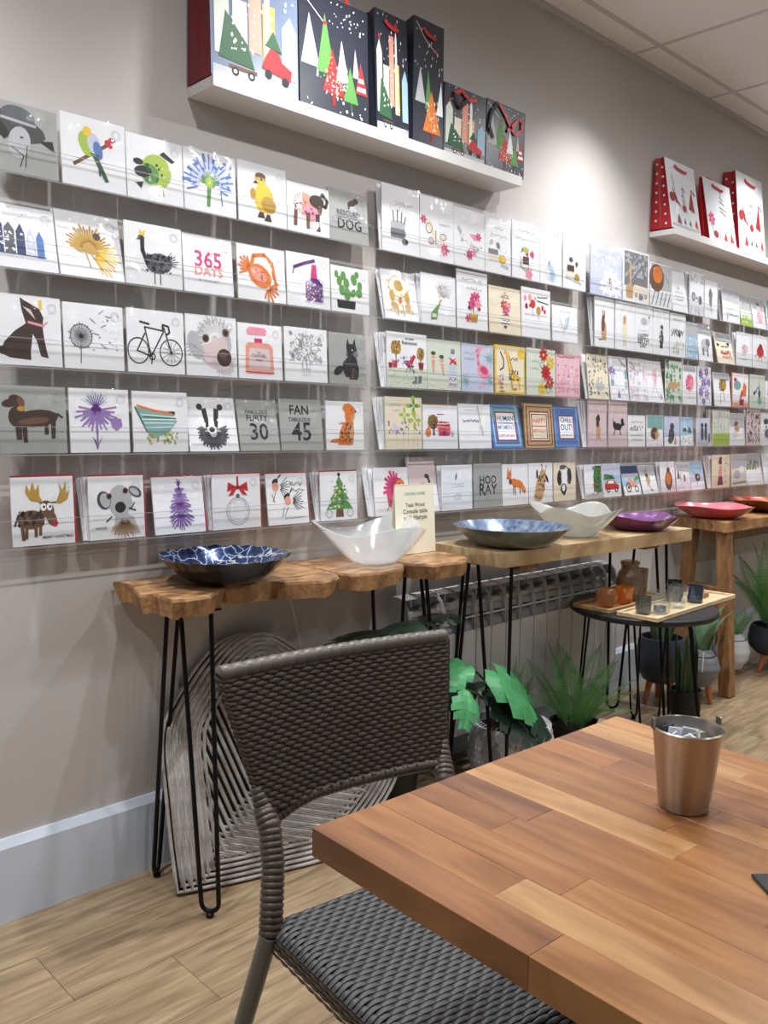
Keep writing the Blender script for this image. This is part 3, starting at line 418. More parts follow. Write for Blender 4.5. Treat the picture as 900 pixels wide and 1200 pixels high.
CARDS[3,4] = [
(2.848, 2.979, 0.008, 0.18, 'e', 'pale mauve tall card with a sitting brown hound', 'p e 1 1 99 1 99 99 1 99;e t 54 36 12 20;e B 52 60 12 7;e B 50 50 8 8;l t 4 44 22 42 12;l t 4 62 22 64 12;e B 54 66 6 4'),
(2.991, 3.132, 0.008, 0.181, 'e', 'pale mauve tall card with a black standing poodle', 'p e 1 1 99 1 99 99 1 99;e k 48 44 22 8;e k 72 54 8 9;e k 30 48 8 8;l k 5 34 42 28 26;l k 5 58 42 64 26;l k 3 24 52 20 60;e k 78 50 6 4'),
(3.14, 3.274, 0.008, 0.128, 'w', 'small card with rows of tiny lettering and figures', 'x G 2 14 86 78 4;s g 26 4 3 10 52 90 66;l g 3 22 50 22 62;l g 3 40 50 40 60;l r 3 56 50 56 62;l g 3 72 50 72 62;x G 2 14 86 36 4;x G 2 20 80 22 3'),
(3.286, 3.422, 0.008, 0.13, 'w', 'small card with a hedgehog under a blue sky', 'p a 2 60 98 54 98 98 2 98;e b 46 42 24 20;e t 62 38 12 14;s B 26 4 3 28 30 60 56;e e 72 46 5 4;s p 12 5 3 6 4 94 12'),
(3.432, 3.566, 0.008, 0.129, 's', 'small blue card with a seated dark dog in snow', 'p w 0 0 100 0 100 34 0 30;p q 0 34 100 34 100 100 0 100;e z 46 38 20 24;e z 50 66 14 12;p t 60 6 80 6 74 34;e i 38 20 16 12'),
(3.576, 3.696, 0.012, 0.128, 's', 'small blue card with two snowy peaks', 'p w 2 2 98 2 98 40 2 36;p i 16 50 34 78 50 50;p i 54 46 70 70 90 46;p w 26 64 34 78 42 64;s a 26 5 4 4 6 96 34;s w 14 4 3 6 60 94 94'),
(3.728, 3.856, 0.008, 0.126, 'w', 'small card with two dark dogs side by side', 'p q 2 2 98 2 98 98 2 98;e z 38 44 12 26;e z 66 44 12 26;e k 38 74 10 8;e k 66 74 10 8;p N 84 10 99 10 99 50 88 40;p G 2 2 98 2 98 14 2 14')]
CARDS[3,5] = [
(2.847, 2.969, 0.016, 0.131, 'w', 'card with a tall green hedge shaped like a tree', 'p N 48 20 96 16 98 96 60 96 52 70;s n 60 4 5 50 18 96 94;p b 66 6 76 6 76 20 66 20;e b 60 40 8 14;p G 2 2 98 2 98 12 2 12;s G 20 5 4 30 2 98 16'),
(2.974, 3.106, 0.017, 0.132, 'w', 'card with a red car carrying a fir tree', 'p s 2 40 98 40 98 98 2 98;p r 8 22 88 22 88 36 76 38 64 50 24 50 8 38;p w 26 40 62 40 58 48 30 48;e k 26 20 9 7;e k 72 20 9 7;e w 26 20 4 3;e w 72 20 4 3;p N 4 52 10 72 40 70 70 54;s n 20 4 4 10 54 56 68;p q 2 70 98 62 98 98 2 98'),
(3.131, 3.263, 0.033, 0.125, 's', 'card with a rust red tractor in a blue field', 'p w 0 0 100 0 100 34 0 30;p U 0 70 100 70 100 98 0 98;p n 70 46 98 52 98 64 70 56;p f 34 26 80 26 80 46 56 46 50 58 34 58;o b 5 30 26 14 14;o b 4 76 20 10 9;e b 30 26 7 6;p G 2 62 98 62 98 72 2 72'),
(3.277, 3.404, 0.035, 0.123, 'w', 'card with a running hare with tall ears', 'p G 2 66 98 62 98 98 2 98;e t 46 48 13 16 -10;e b 42 64 9 8;l b 4 36 70 24 86;l b 4 44 72 42 88;l t 5 48 34 56 12;l t 4 40 36 40 24;e t 60 12 8 5'),
(3.426, 3.553, 0.016, 0.132, 'w', 'card with a fat red robin seen from the back', 'e b 54 38 26 32;e o 52 44 18 20;e b 54 72 12 10;l g 3 50 86 52 98;l b 3 44 8 42 2;l b 3 60 8 62 2;e j 88 14 10 10'),
(3.566, 3.692, 0.017, 0.125, 'w', 'card with tiny skiers beside a dark fir', 'p i 4 44 14 84 24 44;p G 24 40 30 66 38 40;e z 58 50 6 7;p i 52 32 64 32 62 46 54 46;e r 62 40 4 5;s s 20 4 3 6 8 94 28;p G 2 72 98 66 98 98 2 98'),
(3.696, 3.828, 0.022, 0.127, 'q', 'blue card with a perched dark bird', 'p w 0 0 100 0 100 30 0 26;e z 54 44 20 14;p z 30 56 54 50 46 40;l g 3 70 50 82 74;e y 58 46 6 5;l k 2 50 30 46 18;p s 2 60 98 60 98 98 2 98;l g 3 18 70 40 54')]
CARDS[4,1] = [
(3.919, 4.099, 0.016, 0.154, 'w', 'white card with grey corner lettering at the end rack', 'p G 2 62 98 58 98 98 2 98;x G 2 20 80 40 3;x a 2 40 90 24 3;l g 3 24 6 30 32'),
(4.111, 4.238, 0.026, 0.144, 'l', 'narrow card with an olive green lower half', 'p G 0 54 100 50 100 100 0 100;p h 0 20 100 20 100 52 0 52;e l 40 26 26 10;s w 14 4 4 10 10 90 40'),
(4.25, 4.402, 0.029, 0.153, 'w', 'white card with a faint pink robed figure', 'p G 2 60 98 56 98 98 2 98;e j 56 38 24 22;e e 52 60 14 12;e i 50 78 8 6;s p 12 4 4 34 20 80 52'),
(4.41, 4.572, 0.019, 0.153, 'w', 'pale card cut by the photo edge on the top rack', 'p a 2 40 98 40 98 98 2 98;s G 12 4 5 10 10 90 90')]
CARDS[4,2] = [
(3.894, 4.069, 0.035, 0.144, 'c', 'cream card with red handwritten lettering', 'p G 2 74 98 70 98 98 2 98;x r 3 24 84 36 8;x r 2 30 90 22 5;x k 2 30 80 56 3;e k 14 60 8 5;e k 76 66 8 5'),
(4.081, 4.254, 0.009, 0.157, 'w', 'white card with a small pale mauve bunch', 'e j 54 52 20 14;e e 50 40 14 10;x G 2 30 70 20 2;s v 10 4 3 36 40 72 62'),
(4.261, 4.437, 0.009, 0.158, 'w', 'white card with a crimson beetle shape', 'e r 50 50 24 18;e R 52 66 12 9;l r 3 30 44 18 32;l r 3 70 44 82 32;l r 3 44 34 40 22;l r 3 56 34 60 22;s R 12 4 3 34 38 66 60'),
(4.442, 4.612, 0.013, 0.158, 'e', 'pale pink card cut by the photo edge on the second rack', 's p 14 4 5 10 10 90 90')]
CARDS[4,3] = [
(3.883, 4.051, 0.02, 0.155, 'w', 'white card with a golden honesty stem', 'e d 56 66 22 20;s b 24 4 4 36 46 76 84;l z 3 56 48 60 20;l d 3 40 40 34 6;p G 4 84 96 80 96 98 4 98'),
(4.06, 4.242, 0.009, 0.162, 'f', 'card with a red fox and coral leaves', 'p w 2 2 98 2 98 98 2 98;e a 30 64 22 14;p o 56 30 70 76 86 64 84 34;p r 36 4 56 54 70 30 72 8;e r 18 80 9 6;p f 2 2 98 2 98 14 2 14;p w 52 24 70 24 66 36;p R 40 6 70 6 60 26'),
(4.255, 4.433, 0.009, 0.164, 'h', 'pale grey green card with a dark vase and plums', 'p h 2 2 98 2 98 98 2 98;e a 64 22 14 12;e z 62 44 8 14;e a 62 62 5 10;e v 38 50 8 6;e z 28 44 7 6;e v 50 60 6 5;l z 2 60 70 56 84'),
(4.439, 4.63, 0.008, 0.139, 'w', 'card with a maroon wreath at the photo edge', 'e R 40 60 26 12;s r 20 4 4 16 46 70 74;l G 2 20 30 80 30')]
CARDS[4,4] = [
(3.881, 4.053, 0.008, 0.168, 'c', 'card with misty grey trees above an olive meadow', 'p h 1 36 99 34 99 98 1 98;p l 1 2 99 2 99 36 1 34;l G 4 30 36 34 86;l G 4 50 36 48 92;l G 5 66 36 68 84;s G 20 4 5 8 50 92 92;l d 2 26 4 28 34'),
(4.058, 4.215, 0.01, 0.156, 'w', 'white card with a dim brown seated figure', 'p G 2 58 98 54 98 98 2 98;e b 44 64 12 12;e t 50 52 18 10;e h 36 34 18 12;s b 8 4 3 30 50 60 74'),
(4.241, 4.403, 0.008, 0.177, 'e', 'card printed all over with brown lace pattern', 's b 90 4 4 6 6 94 94;s g 40 6 4 6 6 94 94;s w 40 8 3 6 6 94 94;e z 30 34 8 6;e z 70 80 8 6'),
(4.409, 4.581, 0.008, 0.166, 'w', 'card with a dark round tree at the photo edge', 'e z 34 72 18 9;e i 50 36 26 14;l z 3 36 56 38 30;s g 12 4 4 14 20 80 60')]
CARDS[4,5] = [
(3.899, 4.083, 0.008, 0.155, 'c', 'cream card with a lady in a red skirt', 'p R 26 8 60 8 56 34 34 34;p f 36 34 52 34 54 66 40 66;e z 44 78 10 8;e R 46 88 8 6;l t 3 40 60 34 42;s G 16 4 4 64 10 92 80'),
(4.101, 4.27, 0.011, 0.156, 'c', 'pale landscape card with a sandy field', 'p G 2 54 98 60 98 98 2 98;p h 2 10 98 12 98 46 2 40;e G 36 36 22 14;e w 66 52 20 10;p g 6 6 94 10 94 14 6 10'),
(4.279, 4.458, 0.029, 0.159, 'w', 'card with a thin strip of grey garden plants', 'p G 2 52 98 56 98 98 2 98;s n 22 4 5 8 50 92 74;s g 18 6 5 8 50 92 80;s d 8 5 4 10 52 90 66'),
(4.489, 4.687, 0.03, 0.159, 'w', 'white card fanned at the photo edge on the bottom rack', 's G 14 4 4 10 10 90 90')]
# ------------------------------------------------------------------ wall racks and greeting cards
ZROW = [1.615, 1.424, 1.226, 1.042, .844]
RACKX = {1: (.66,1.704), 2: (1.724,2.788), 3: (2.80,3.842), 4: (3.848,4.70)}
RLAB = {1: 'clear acrylic wall rack holding the large square animal cards nearest the camera', 2: 'clear acrylic wall rack holding the retirement and flamingo cards',
        3: 'clear acrylic wall rack holding the hare, dog and tractor cards', 4: 'clear acrylic wall rack farthest along the wall, cut by the photo edge'}
for p,(xa,xb) in RACKX.items():
    t = thing('card_rack', RLAB[p], 'card rack', (xa,0,ZROW[4]-.01), group='clear acrylic card racks')
    for z in ZROW:
        zz = z-ZROW[4]+.01; w = xb-xa
        mb = MB(); mb.poly([(0,-.0605,zz-.004),(w,-.0605,zz-.004),(w,-.001,zz-.004),(0,-.001,zz-.004)]); mb.poly([(0,-.002,zz-.004),(w,-.002,zz-.004),(w,-.002,zz+.085),(0,-.002,zz+.085)])
        tr = put('tray', mb, M['acrylic'], t)
        mb = MB(); mb.poly([(0,-.0605,zz-.0045),(w,-.0605,zz-.0045),(w,-.0605,zz+.054),(0,-.0605,zz+.054)]); put('lip', mb, M['acrylic'], tr)
        mb = MB(); mb.box((0,-.0617,zz+.054),(w,-.0596,zz+.0552)); mb.box((0,-.062,zz-.0065),(w,-.0596,zz-.0045)); put('lip_edge', mb, M['acrylic_edge'], tr)
SLV = []
for v in range(6):
    R_ = random.Random(40+v); mb = MB(); bl = [(R_.uniform(-.5,.5),R_.uniform(0,1),R_.uniform(.05,.14),R_.uniform(-.0016,0),1,0) for _ in range(8)]
    for _ in range(3 if v % 2 else 1):   # sharp cellophane creases
        cx_,cz_ = R_.uniform(.1,.4)*R_.choice((1,1,-1)), R_.uniform(.55,.95)
        for _ in range(6): bl.append((cx_+R_.uniform(-.1,.1),cz_+R_.uniform(-.1,.06),R_.uniform(.016,.03),R_.uniform(-.0032,-.0014),R_.uniform(.25,.6),R_.uniform(0,PI)))
    def fs(u,w_, bl=bl):
        x = u-.5; d = 0
        for bx,bz,br,ba,st_,an in bl:
            dx,dz = x-bx,w_-bz; p_ = dx*math.cos(an)+dz*math.sin(an); q_ = -dx*math.sin(an)+dz*math.cos(an)
            d += ba*math.exp(-((p_*st_)**2+q_**2)/br**2)
        return (x, -.0026+d, w_)
    mb.grid(fs, 34, 34); SLV.append(mb.mesh('sleeve', True))
PAPER = {'m': M['greycard'], 'w': M['card']}
for k_ in 'c e h q s u t y p l f'.split():
    PAPER[k_] = mat('card_paper_'+k_, PL[k_], .55)
def card_body(w, h, th=.004):
    mb = MB(); mb.box((-w/2,0,0),(w/2,th,h)); return mb.mesh('greeting_card')
ENV = {(1,5,i): 'redenv' for i in range(6)}
ENV.update({(2,2,3): 'tanenv', (2,4,1): 'tanenv', (2,4,4): 'tanenv'})
FAN = {(1,5,1): 4, (1,5,3): 3, (1,5,5): 3, (1,2,1): 1, (2,1,0): 1, (2,1,4): 2, (2,1,6): 3, (2,2,0): 1, (2,2,1): 2, (2,3,0): 4, (2,3,3): 1, (2,3,4): 2, (2,4,0): 4, (2,4,3): 1, (2,5,0): 5, (2,5,2): 4,
       (3,1,1): 3, (3,1,4): 3, (3,2,0): 2, (3,3,0): 2, (3,4,0): 4, (3,4,1): 1, (3,5,0): 2, (3,5,4): 1, (4,1,0): 2, (4,2,1): 2, (4,4,0): 2, (4,4,2): 3, (4,5,0): 4, (4,5,3): 3}
YB = -.055; ci = 0
for (p,rw), lst in CARDS.items():
    for i,(x0,x1,le,h,pap,lab,art) in enumerate(lst):
        w = x1-x0-.003; z0 = ZROW[rw-1]; ang = -math.atan2(le, h)
        o = put('greeting_card', card_body(w,h), PAPER[pap], None, ((x0+x1)/2, YB, z0-.0015), (ang,0,0))
        tag(o, lab, 'card', 'greeting cards on the wall racks')
        put('print', art_mesh(art+(';o G .5 86 84 7 7;o G .4 86 84 5 5' if p == 1 else ''),w,h), M['print'], o)
        put('sleeve', SLV[(ci*5+ci//6)%6], M['sleeve'], o, (0,0,-.001), scale=(w+.003,1,h+.004)); ci += 1
        if (p,rw,i) in ENV:
            mb = MB(); mb.box((-w/2+.004,.0045,0),(w/2+.007,.0065,h+.004)); e = put('envelope', mb, M[ENV[p,rw,i]], o, rot=(-.03,0,0))
        n = FAN.get((p,rw,i),0)
        for k in range(n):
            l2 = min(le+.005+.007*(k+1), .036)
            b = put('greeting_card', card_body(w,h), PAPER['w' if pap in 'wmceh' else pap], None, ((x0+x1)/2-.002*(k+1), YB+.008+.003*k, z0-.0015), (-math.atan2(l2,h),0,0))
            tag(b, 'blank backed spare card fanned out behind the ' + ' '.join(lab.split()[:7]) + ' one' if n > 1 else 'single spare card peeking out behind the ' + ' '.join(lab.split()[:7]), 'card', 'spare cards behind: '+lab)
# ------------------------------------------------------------------ wall shelves and gift bags
def shelf(x0,x1,z0,th,d,label):
    t = thing('wall_shelf', label, 'shelf', (x0,0,z0), group='white wall shelves')
    w = x1-x0
    mb = MB(); mb.box((0,-d+.008,0),(w,0,th-.006)); o = put('board', mb, M['white'], t); bevel(o,.001,1)
    mb = MB(); mb.box((-.001,-d,-.0005),(w+.001,-d+.0075,th)); bevel(put('front_lip', mb, M['white'], t),.001,1)
shelf(1.152,2.315,1.886,.03,.115,'long white floating shelf carrying the dark christmas gift bags')
shelf(3.325,5.2,1.9,.028,.115,'white floating shelf carrying the red spotted gift bags')
M['navy'] = mat('bag_navy', srgb(42,46,58), .3); M['bagred'] = mat('bag_dark_red', srgb(120,24,34), .4); M['bagspot'] = mat('bag_red', srgb(186,34,46), .4)
M['bagwhite'] = mat('bag_white', srgb(226,230,236), .3); M['ribbon'] = mat('ribbon_red', srgb(190,32,40), .35); M['ribbonblk'] = mat('ribbon_dark', srgb(34,26,30), .5)
M['bagglare'] = mat('bag_pale_glare', srgb(120,134,158), .25); M['bagin'] = mat('bag_inside', srgb(150,150,154), .7)  # pale front tone of the large bag has its glare painted in
def bag(x0, x1, z0, h, d, yf, lean, front, side, label, art, handle='arc', skew=0.0, spots=False):
    """gift bag: front panel leaning back by lean, gusseted sides, open top"""
    t = thing('gift_bag', label, 'gift bag', ((x0+x1)/2, yf, z0), group='gift bags on the wall shelves'); w = x1-x0
    ang = -math.atan2(lean,h)
    A = lambda s,v: (s*w/2, lean*v, h*v); B = lambda s,v: (s*w/2, max(d-(d*.08)*v, lean*v+.012), h*v)
    mb = MB(); mb.poly([A(-1,0),A(1,0),A(1,1),A(-1,1)]); f = put('front_panel', mb, M[front], t)
    f.modifiers.new('thick','SOLIDIFY').thickness = -.0012
    mb = MB(); mb.poly([B(1,0),B(-1,0),B(-1,1),B(1,1)]); put('back_panel', mb, M[side], t).modifiers.new('thick','SOLIDIFY').thickness = -.0012
    mb = MB(); mb.poly([A(-1,0),A(1,0),B(1,0),B(-1,0)]); put('base_panel', mb, M[side], t)
    for s in (-1,1):
        mid = lambda v: ((s*(w/2-.012*v)), (A(s,v)[1]+B(s,v)[1])/2, h*v)
        mb = MB(); mb.poly([A(s,0),mid(0),mid(1),A(s,1)]); mb.poly([mid(0),B(s,0),B(s,1),mid(1)]); g = put('gusset', mb, M[side], t)
        if spots and s < 0:
            m2 = MB(); m2.col = PL['w']
            for r_ in range(7):
                for c_ in range(2):
                    v = (r_+.5+.4*c_)/7.6; q = .25+.5*c_; cy = A(s,v)[1]*(1-q)+B(s,v)[1]*q
                    m2.poly([(s*w/2-.0015, cy+.005*math.cos(a*PI/4), h*v+.005*math.sin(a*PI/4)) for a in range(8)])
            put('dots', m2, M['print'], g)['kind'] = 'stuff'
    put('print', art_mesh(art,w,h,4e-5), M['print'], t, (0,-.0016,0), (ang,0,0))
    if handle:
        def hp(pts, yo, name, m_):
            mb = MB()
            for (a,b) in zip(pts,pts[1:]):
                q = [(a[0]*w,yo+lean*a[1],a[1]*h),(b[0]*w,yo+lean*b[1],b[1]*h)]
                n = Vector((q[1][2]-q[0][2],0,-(q[1][0]-q[0][0]))).normalized()*.0055
                mb.poly([Vector(q[0])+n,Vector(q[0])-n,Vector(q[1])-n,Vector(q[1])+n])
            put(name, mb, m_, t).modifiers.new('thick','SOLIDIFY').thickness = .0015
        if handle == 'arc': hp([(-.2,.93),(-.14,.9),(0,.885),(.14,.875),(.2,.89)], -.004, 'handle', M['ribbon']); hp([(-.2,.99),(-.1,1.07),(.1,1.07),(.2,.99)], max(d*.6,.02), 'handle', M['ribbon'])
        if handle == 'high': hp([(-.22,.99),(-.16,1.06),(0,1.1),(.16,1.06),(.22,.99)], .002, 'handle', M['ribbon'])
        if handle == 'twist': hp([(-.3,.88),(-.12,.96),(.05,.86),(.25,.9)], -.005, 'handle', M['ribbon']); hp([(-.3,.88),(-.16,.7),(.02,.86)], -.007, 'handle', M['ribbonblk'])
        if handle == 'loop': hp([(-.22,.98),(-.05,.84),(.08,.7),(.2,.62),(.38,.7),(.4,.84),(.3,.86),(.18,.76),(.0,.62)], -.005, 'handle', M['ribbon']); hp([(-.25,.98),(-.42,.8),(-.46,.6),(-.36,.44)], -.006, 'handle', M['ribbonblk'])
    return t
CITY = 'p G 2 8 98 8 98 0 2 0;p h 4 16 20 16 20 66 12 76 4 66;p c 24 18 40 18 40 56 24 56;p f 42 24 56 24 56 82 42 82;p y 58 18 72 18 72 60 58 60;p w 60 18 66 18 66 80 63 90 60 80;p s 80 14 98 14 98 48 90 58 80 48;p N 8 14 16 46 40 28 48 12;l b 3 20 10 50 10;e k 26 7 4 3;e k 44 7 4 3;e w 26 7 2 1.4;e w 44 7 2 1.4;s w 40 4 1.4 22 20 72 58;s w 26 8 1.6 4 60 96 98;e r 12 78 3 2;e r 63 92 3 2'
CARX = ';p r 56 16 90 12 92 20 80 24 76 30 66 31 60 24;e k 64 13 4 3.4;e k 84 11 4 3.4;p N 60 32 70 44 80 30'
TREES = 'p G 14 62 2 28 28 28;p G 24 28 26 28 26 22 23 22;p n 36 66 24 26 50 26;p r 46 44 32 14 64 14;p R 45 14 50 14 50 6 45 6;p w 60 52 52 24 70 24;p b 60 24 62 24 62 18 60 18;p n 72 36 62 12 84 12;p N 72 12 75 12 75 5 72 5;p G 80 50 76 30 86 30;p r 88 42 80 20 98 20;p w 84 28 93 28 92 31 85 31;p w 82 22 96 22 95 25 83 25;s w 40 3 1.2 52 24 68 44;s c 40 6 1.2 36 14 60 36;s w 30 8 1.2 42 76 94 96;l w 1 2 94 20 84 34 76;e r 36 76 3 1.6;s w 10 5 1.6 4 4 96 16;s l 16 2 1 28 28 46 50'
def tall(spec, f):
    out = []
    for op in spec.split(';'):
        k = op.split(' ')
        if k[0] == 'p': k[2:] = [v if i%2 == 0 else '%g' % (float(v)*f) for i,v in enumerate(k[2:])]
        out.append(' '.join(k))
    return ';'.join(out)
TREES = tall(TREES, 1.28)
Z1 = 1.912; YF = -.108
bag(1.15,1.405,Z1,.34,.1,YF,.012,'bagglare','bagred','large glossy gift bag with snowy city print and dark red side',CITY+CARX,'arc')
bag(1.41,1.645,Z1,.295,.1,YF,.012,'navy','navy','wide navy gift bag printed with a forest of patterned trees',TREES,'high')
bag(1.675,1.80,Z1,.325,.09,YF,.018,'navy','navy','tall narrow bottle bag with a little wagon of trees',CITY.replace('p h 4','p h 4'),'arc')
bag(1.815,1.94,Z1,.345,.1,YF,.004,'navy','navy','tall narrow bottle bag with an orange patterned tree','p G 22 62 6 34 40 34;p n 48 62 38 30 62 30;p o 60 46 32 12 92 12;p R 58 12 66 12 66 5 58 5;p w 92 56 76 28 99 28;s c 40 3 1.6 42 14 84 38;s w 24 8 1.6 4 60 96 92;l w 1.4 8 96 40 84 70 78;e r 74 78 4 2','arc')
bag(1.943,2.133,Z1,.20,.09,YF,.0,'navy','navy','small square navy bag with city print and red bow handle',CITY+CARX,'twist')
bag(2.137,2.33,Z1,.205,.09,YF,.0,'navy','navy','small square navy bag with trees and looped red ribbon at shelf end',TREES,'loop')
GNOME = 'p G 44 28 50 72 60 28;s i 16 4 1.8 44 30 58 66;p R 22 40 14 62 40 34;p R 66 36 80 66 86 32;l R 3 80 66 92 60;p w 22 38 30 38 28 20 16 22;e R 12 46 9 7;e R 50 34 7 5;p i 22 14 28 24 36 10;p r 20 10 26 18 34 8;p z 44 12 48 20 52 10;p z 62 12 66 20 70 10;p r 82 12 88 24 94 8;p G 4 4 96 4 96 8 4 8;l G 2 16 80 30 40'
bag(3.325,3.575,1.928,.285,.095,-.1,.05,'bagwhite','bagspot','white gnome gift bag with red spotted side at the shelf end',GNOME,'arc',spots=True)
bag(3.64,3.90,1.928,.27,.05,-.108,.05,'bagwhite','bagspot','slim white gift bag with a single bearded gnome','p w 52 14 76 14 70 46 58 46;l i 2 56 90 60 80;l i 2 54 78 66 72;l i 2 52 70 70 66;l i 2 50 60 74 56;l i 2 52 54 74 48;p r 54 6 62 22 68 6;p r 78 6 84 24 92 6;e R 26 12 9 6;p G 36 6 44 28 52 6;f P 16 36 12 7;l G 1.6 16 34 18 14','arc')
bag(3.95,4.23,1.928,.36,.1,-.1,.04,'bagwhite','bagspot','tall white gnome gift bag with red handle cut by the photo edge',GNOME,'arc',spots=True)
# ------------------------------------------------------------------ console tables
M['teak'] = wood('teak_live_edge', srgb(92,64,42), srgb(168,126,84), srgb(206,170,124), 5, (3,9,3), .4, .2, .12)
M['bark'] = mat('live_edge_bark', srgb(120,84,54), .7, var=(srgb(188,144,98), 14, (2,2,1)), bump=(60,.4))
M['palewood'] = wood('pale_suar_wood', srgb(164,132,92), srgb(202,174,132), srgb(222,200,164), 4, (2,9,3), .42, .15, .1)
M['midwood'] = wood('brown_wood', srgb(112,78,48), srgb(142,102,64), srgb(166,126,84), 8, (6,6,1.5), .45, .1, .08)
M['topwood'] = wood('honey_wood', srgb(128,88,52), srgb(182,134,86), srgb(204,162,112), 5, (2,10,4), .4, .15, .08)
def hairpin(parent, foot, top1, top2, zt, r=.0055):
    f = Vector(foot); a = Vector((*top1, zt)); b = Vector((*top2, zt)); mb = MB()
    d = (b-a); d.z = 0; d.normalize(); e = .021
    p1 = f - d*e + Vector((0,0,.03)); p2 = f + d*e + Vector((0,0,.03))
    arc = [f + d*(-e*math.cos(PI*k/8)) + Vector((0,0,.03-e*math.sin(PI*k/8))) for k in range(1,8)]
    mb.tube([a,p1]+arc+[p2,b], r, 8)
    leg = put('leg', smooth(mb,'leg',60), M['black'], parent)
    m2 = MB(); m2.lathe([(.004,.0),(.009,.001),(.009,.008),(.005,.012)], 10); put('foot_pad', smooth(m2,'foot_pad',40), M['black'], leg, (f.x,f.y,0))
    for q in (a,b):
        m3 = MB(); m3.box((q.x-.018,q.y-.018,zt-.003),(q.x+.018,q.y+.018,zt+.0005)); put('mounting_plate', m3, M['black'], leg)
FR = [(.936,-.012),(.952,-.058),(.908,-.2),(.938,-.21),(.932,-.29),(.959,-.3),(1.021,-.3),(1.084,-.252),(1.106,-.223),(1.167,-.244),(1.226,-.235),(1.247,-.268),(1.329,-.31),(1.40,-.29),(1.428,-.242),(1.456,-.297),(1.54,-.312),(1.62,-.293),(1.676,-.246),(1.723,-.315),(1.82,-.322),(1.874,-.305),(1.925,-.249),(1.92,-.15),(1.88,-.03)]
c1 = thing('console_table', 'live edge teak slice console table on hairpin legs under the blue bowl', 'table', (1.4,-.17,0), group='console tables along the wall')
def sub(parent, name, mb, m, sm=None):
    o = put(name, smooth(mb,name,sm) if sm else mb, m, parent); o.location = -Vector(parent.location); return o
def shift(mb, v): mb.v = [(p[0]-v[0],p[1]-v[1],p[2]-v[2]) for p in mb.v]; return mb
cuts = [(0,8,None,1.11),(8,14,1.11,1.44),(14,18,1.44,1.68),(18,24,1.68,None)]
R_ = random.Random(11)
for a,b,xl,xr in cuts:
    seg = FR[a:b+1]; pts = []
    for p,q in zip(seg,seg[1:]):
        for k in range(3):
            t_ = k/3; pts.append((p[0]+(q[0]-p[0])*t_+R_.uniform(-.003,.003), p[1]+(q[1]-p[1])*t_+R_.uniform(-.003,.003)))
    pts.append(seg[-1])
    if xl is not None: pts[0] = (pts[0][0]+.001,pts[0][1])
    if xr is not None: pts[-1] = (pts[-1][0]-.001,pts[-1][1]); pts.append((xr-.001,-.012))
    if xl is not None: pts.append((xl+.001,-.012))
    cx = sum(p[0] for p in pts)/len(pts); cy = sum(p[1] for p in pts)/len(pts)
    ztop = .735 + R_.uniform(-.001,.001)
    mb = MB(); n = len(pts)
    inn = [(p[0]+(cx-p[0])*.03,p[1]+(cy-p[1])*.03) for p in pts]; bot = [(p[0]+(cx-p[0])*.09+R_.uniform(-.004,.004),p[1]+(cy-p[1])*.09) for p in pts]
    ra = [mb.vert((p[0],p[1],ztop)) for p in inn]; rb = [mb.vert((p[0],p[1],ztop-.006)) for p in pts]; rc = [mb.vert((p[0],p[1],ztop-.044+R_.uniform(-.003,.003))) for p in bot]
    mb.f.append(ra); mb.f.append(rc[::-1])
    for k in range(n):
        k2 = (k+1)%n; mb.f.append([rb[k],rb[k2],ra[k2],ra[k]]); mb.f.append([rc[k],rc[k2],rb[k2],rb[k]])
    me = shift(mb, c1.location).mesh('slab'); me.materials.append(M['teak']); me.materials.append(M['bark'])
    for i_,pl in enumerate(me.polygons): pl.material_index = 0 if i_ < 2 else 1
    put('slab', me, None, c1)
def H(parent, foot, t1, t2, zt, r=.0055):
    l = parent.location; hairpin(parent, (foot[0]-l.x,foot[1]-l.y,.004), (t1[0]-l.x,t1[1]-l.y), (t2[0]-l.x,t2[1]-l.y), zt, r)
H(c1,(1.014,-.30),(1.01,-.19),(1.052,-.25),.695); H(c1,(1.015,-.06),(1.015,-.125),(1.085,-.06),.695)
H(c1,(1.80,-.30),(1.745,-.26),(1.795,-.19),.695); H(c1,(1.80,-.06),(1.725,-.06),(1.795,-.13),.695)
c2 = thing('console_table', 'pale chunky wood console table on hairpin legs under the purple bowl', 'table', (2.5,-.22,0), group='console tables along the wall')
XS = [(1.966,1.966),(2.24,2.30),(2.59,2.63),(3.033,3.02)]
for (a,a2),(b,b2) in zip(XS,XS[1:]):
    fy = lambda x: -.357-.040*(x-1.966)/1.06
    pts = [(a+.0006,fy(a)),(b-.0006,fy(b)),(b2-.0006,-.075),(a2+.0006,-.075)]
    bot = [(a+.0006+(.012 if a==1.966 else 0),fy(a)+.006),(b-.0006-(-.012 if b==3.033 else 0),fy(b)+.006),(b2-.0006,-.075),(a2+.0006,-.075)]
    mb = MB(); mb.prism(pts,.702,.75,bot); o = put('slab', shift(mb,c2.location), M['palewood'], c2); bevel(o,.002,2)
for x in (2.13,2.87):
    mb = MB(); mb.box((x-.05,-.33,.68),(x+.05,-.12,.702)); bevel(put('batten', shift(mb,c2.location), M['midwood'], c2),.004,2)
H(c2,(2.005,-.335),(2.0,-.235),(2.035,-.335),.702); H(c2,(2.005,-.13),(2.0,-.2),(2.06,-.13),.702)
H(c2,(2.975,-.36),(2.92,-.355),(2.98,-.28),.702); H(c2,(2.975,-.13),(2.91,-.13),(2.975,-.2),.702)
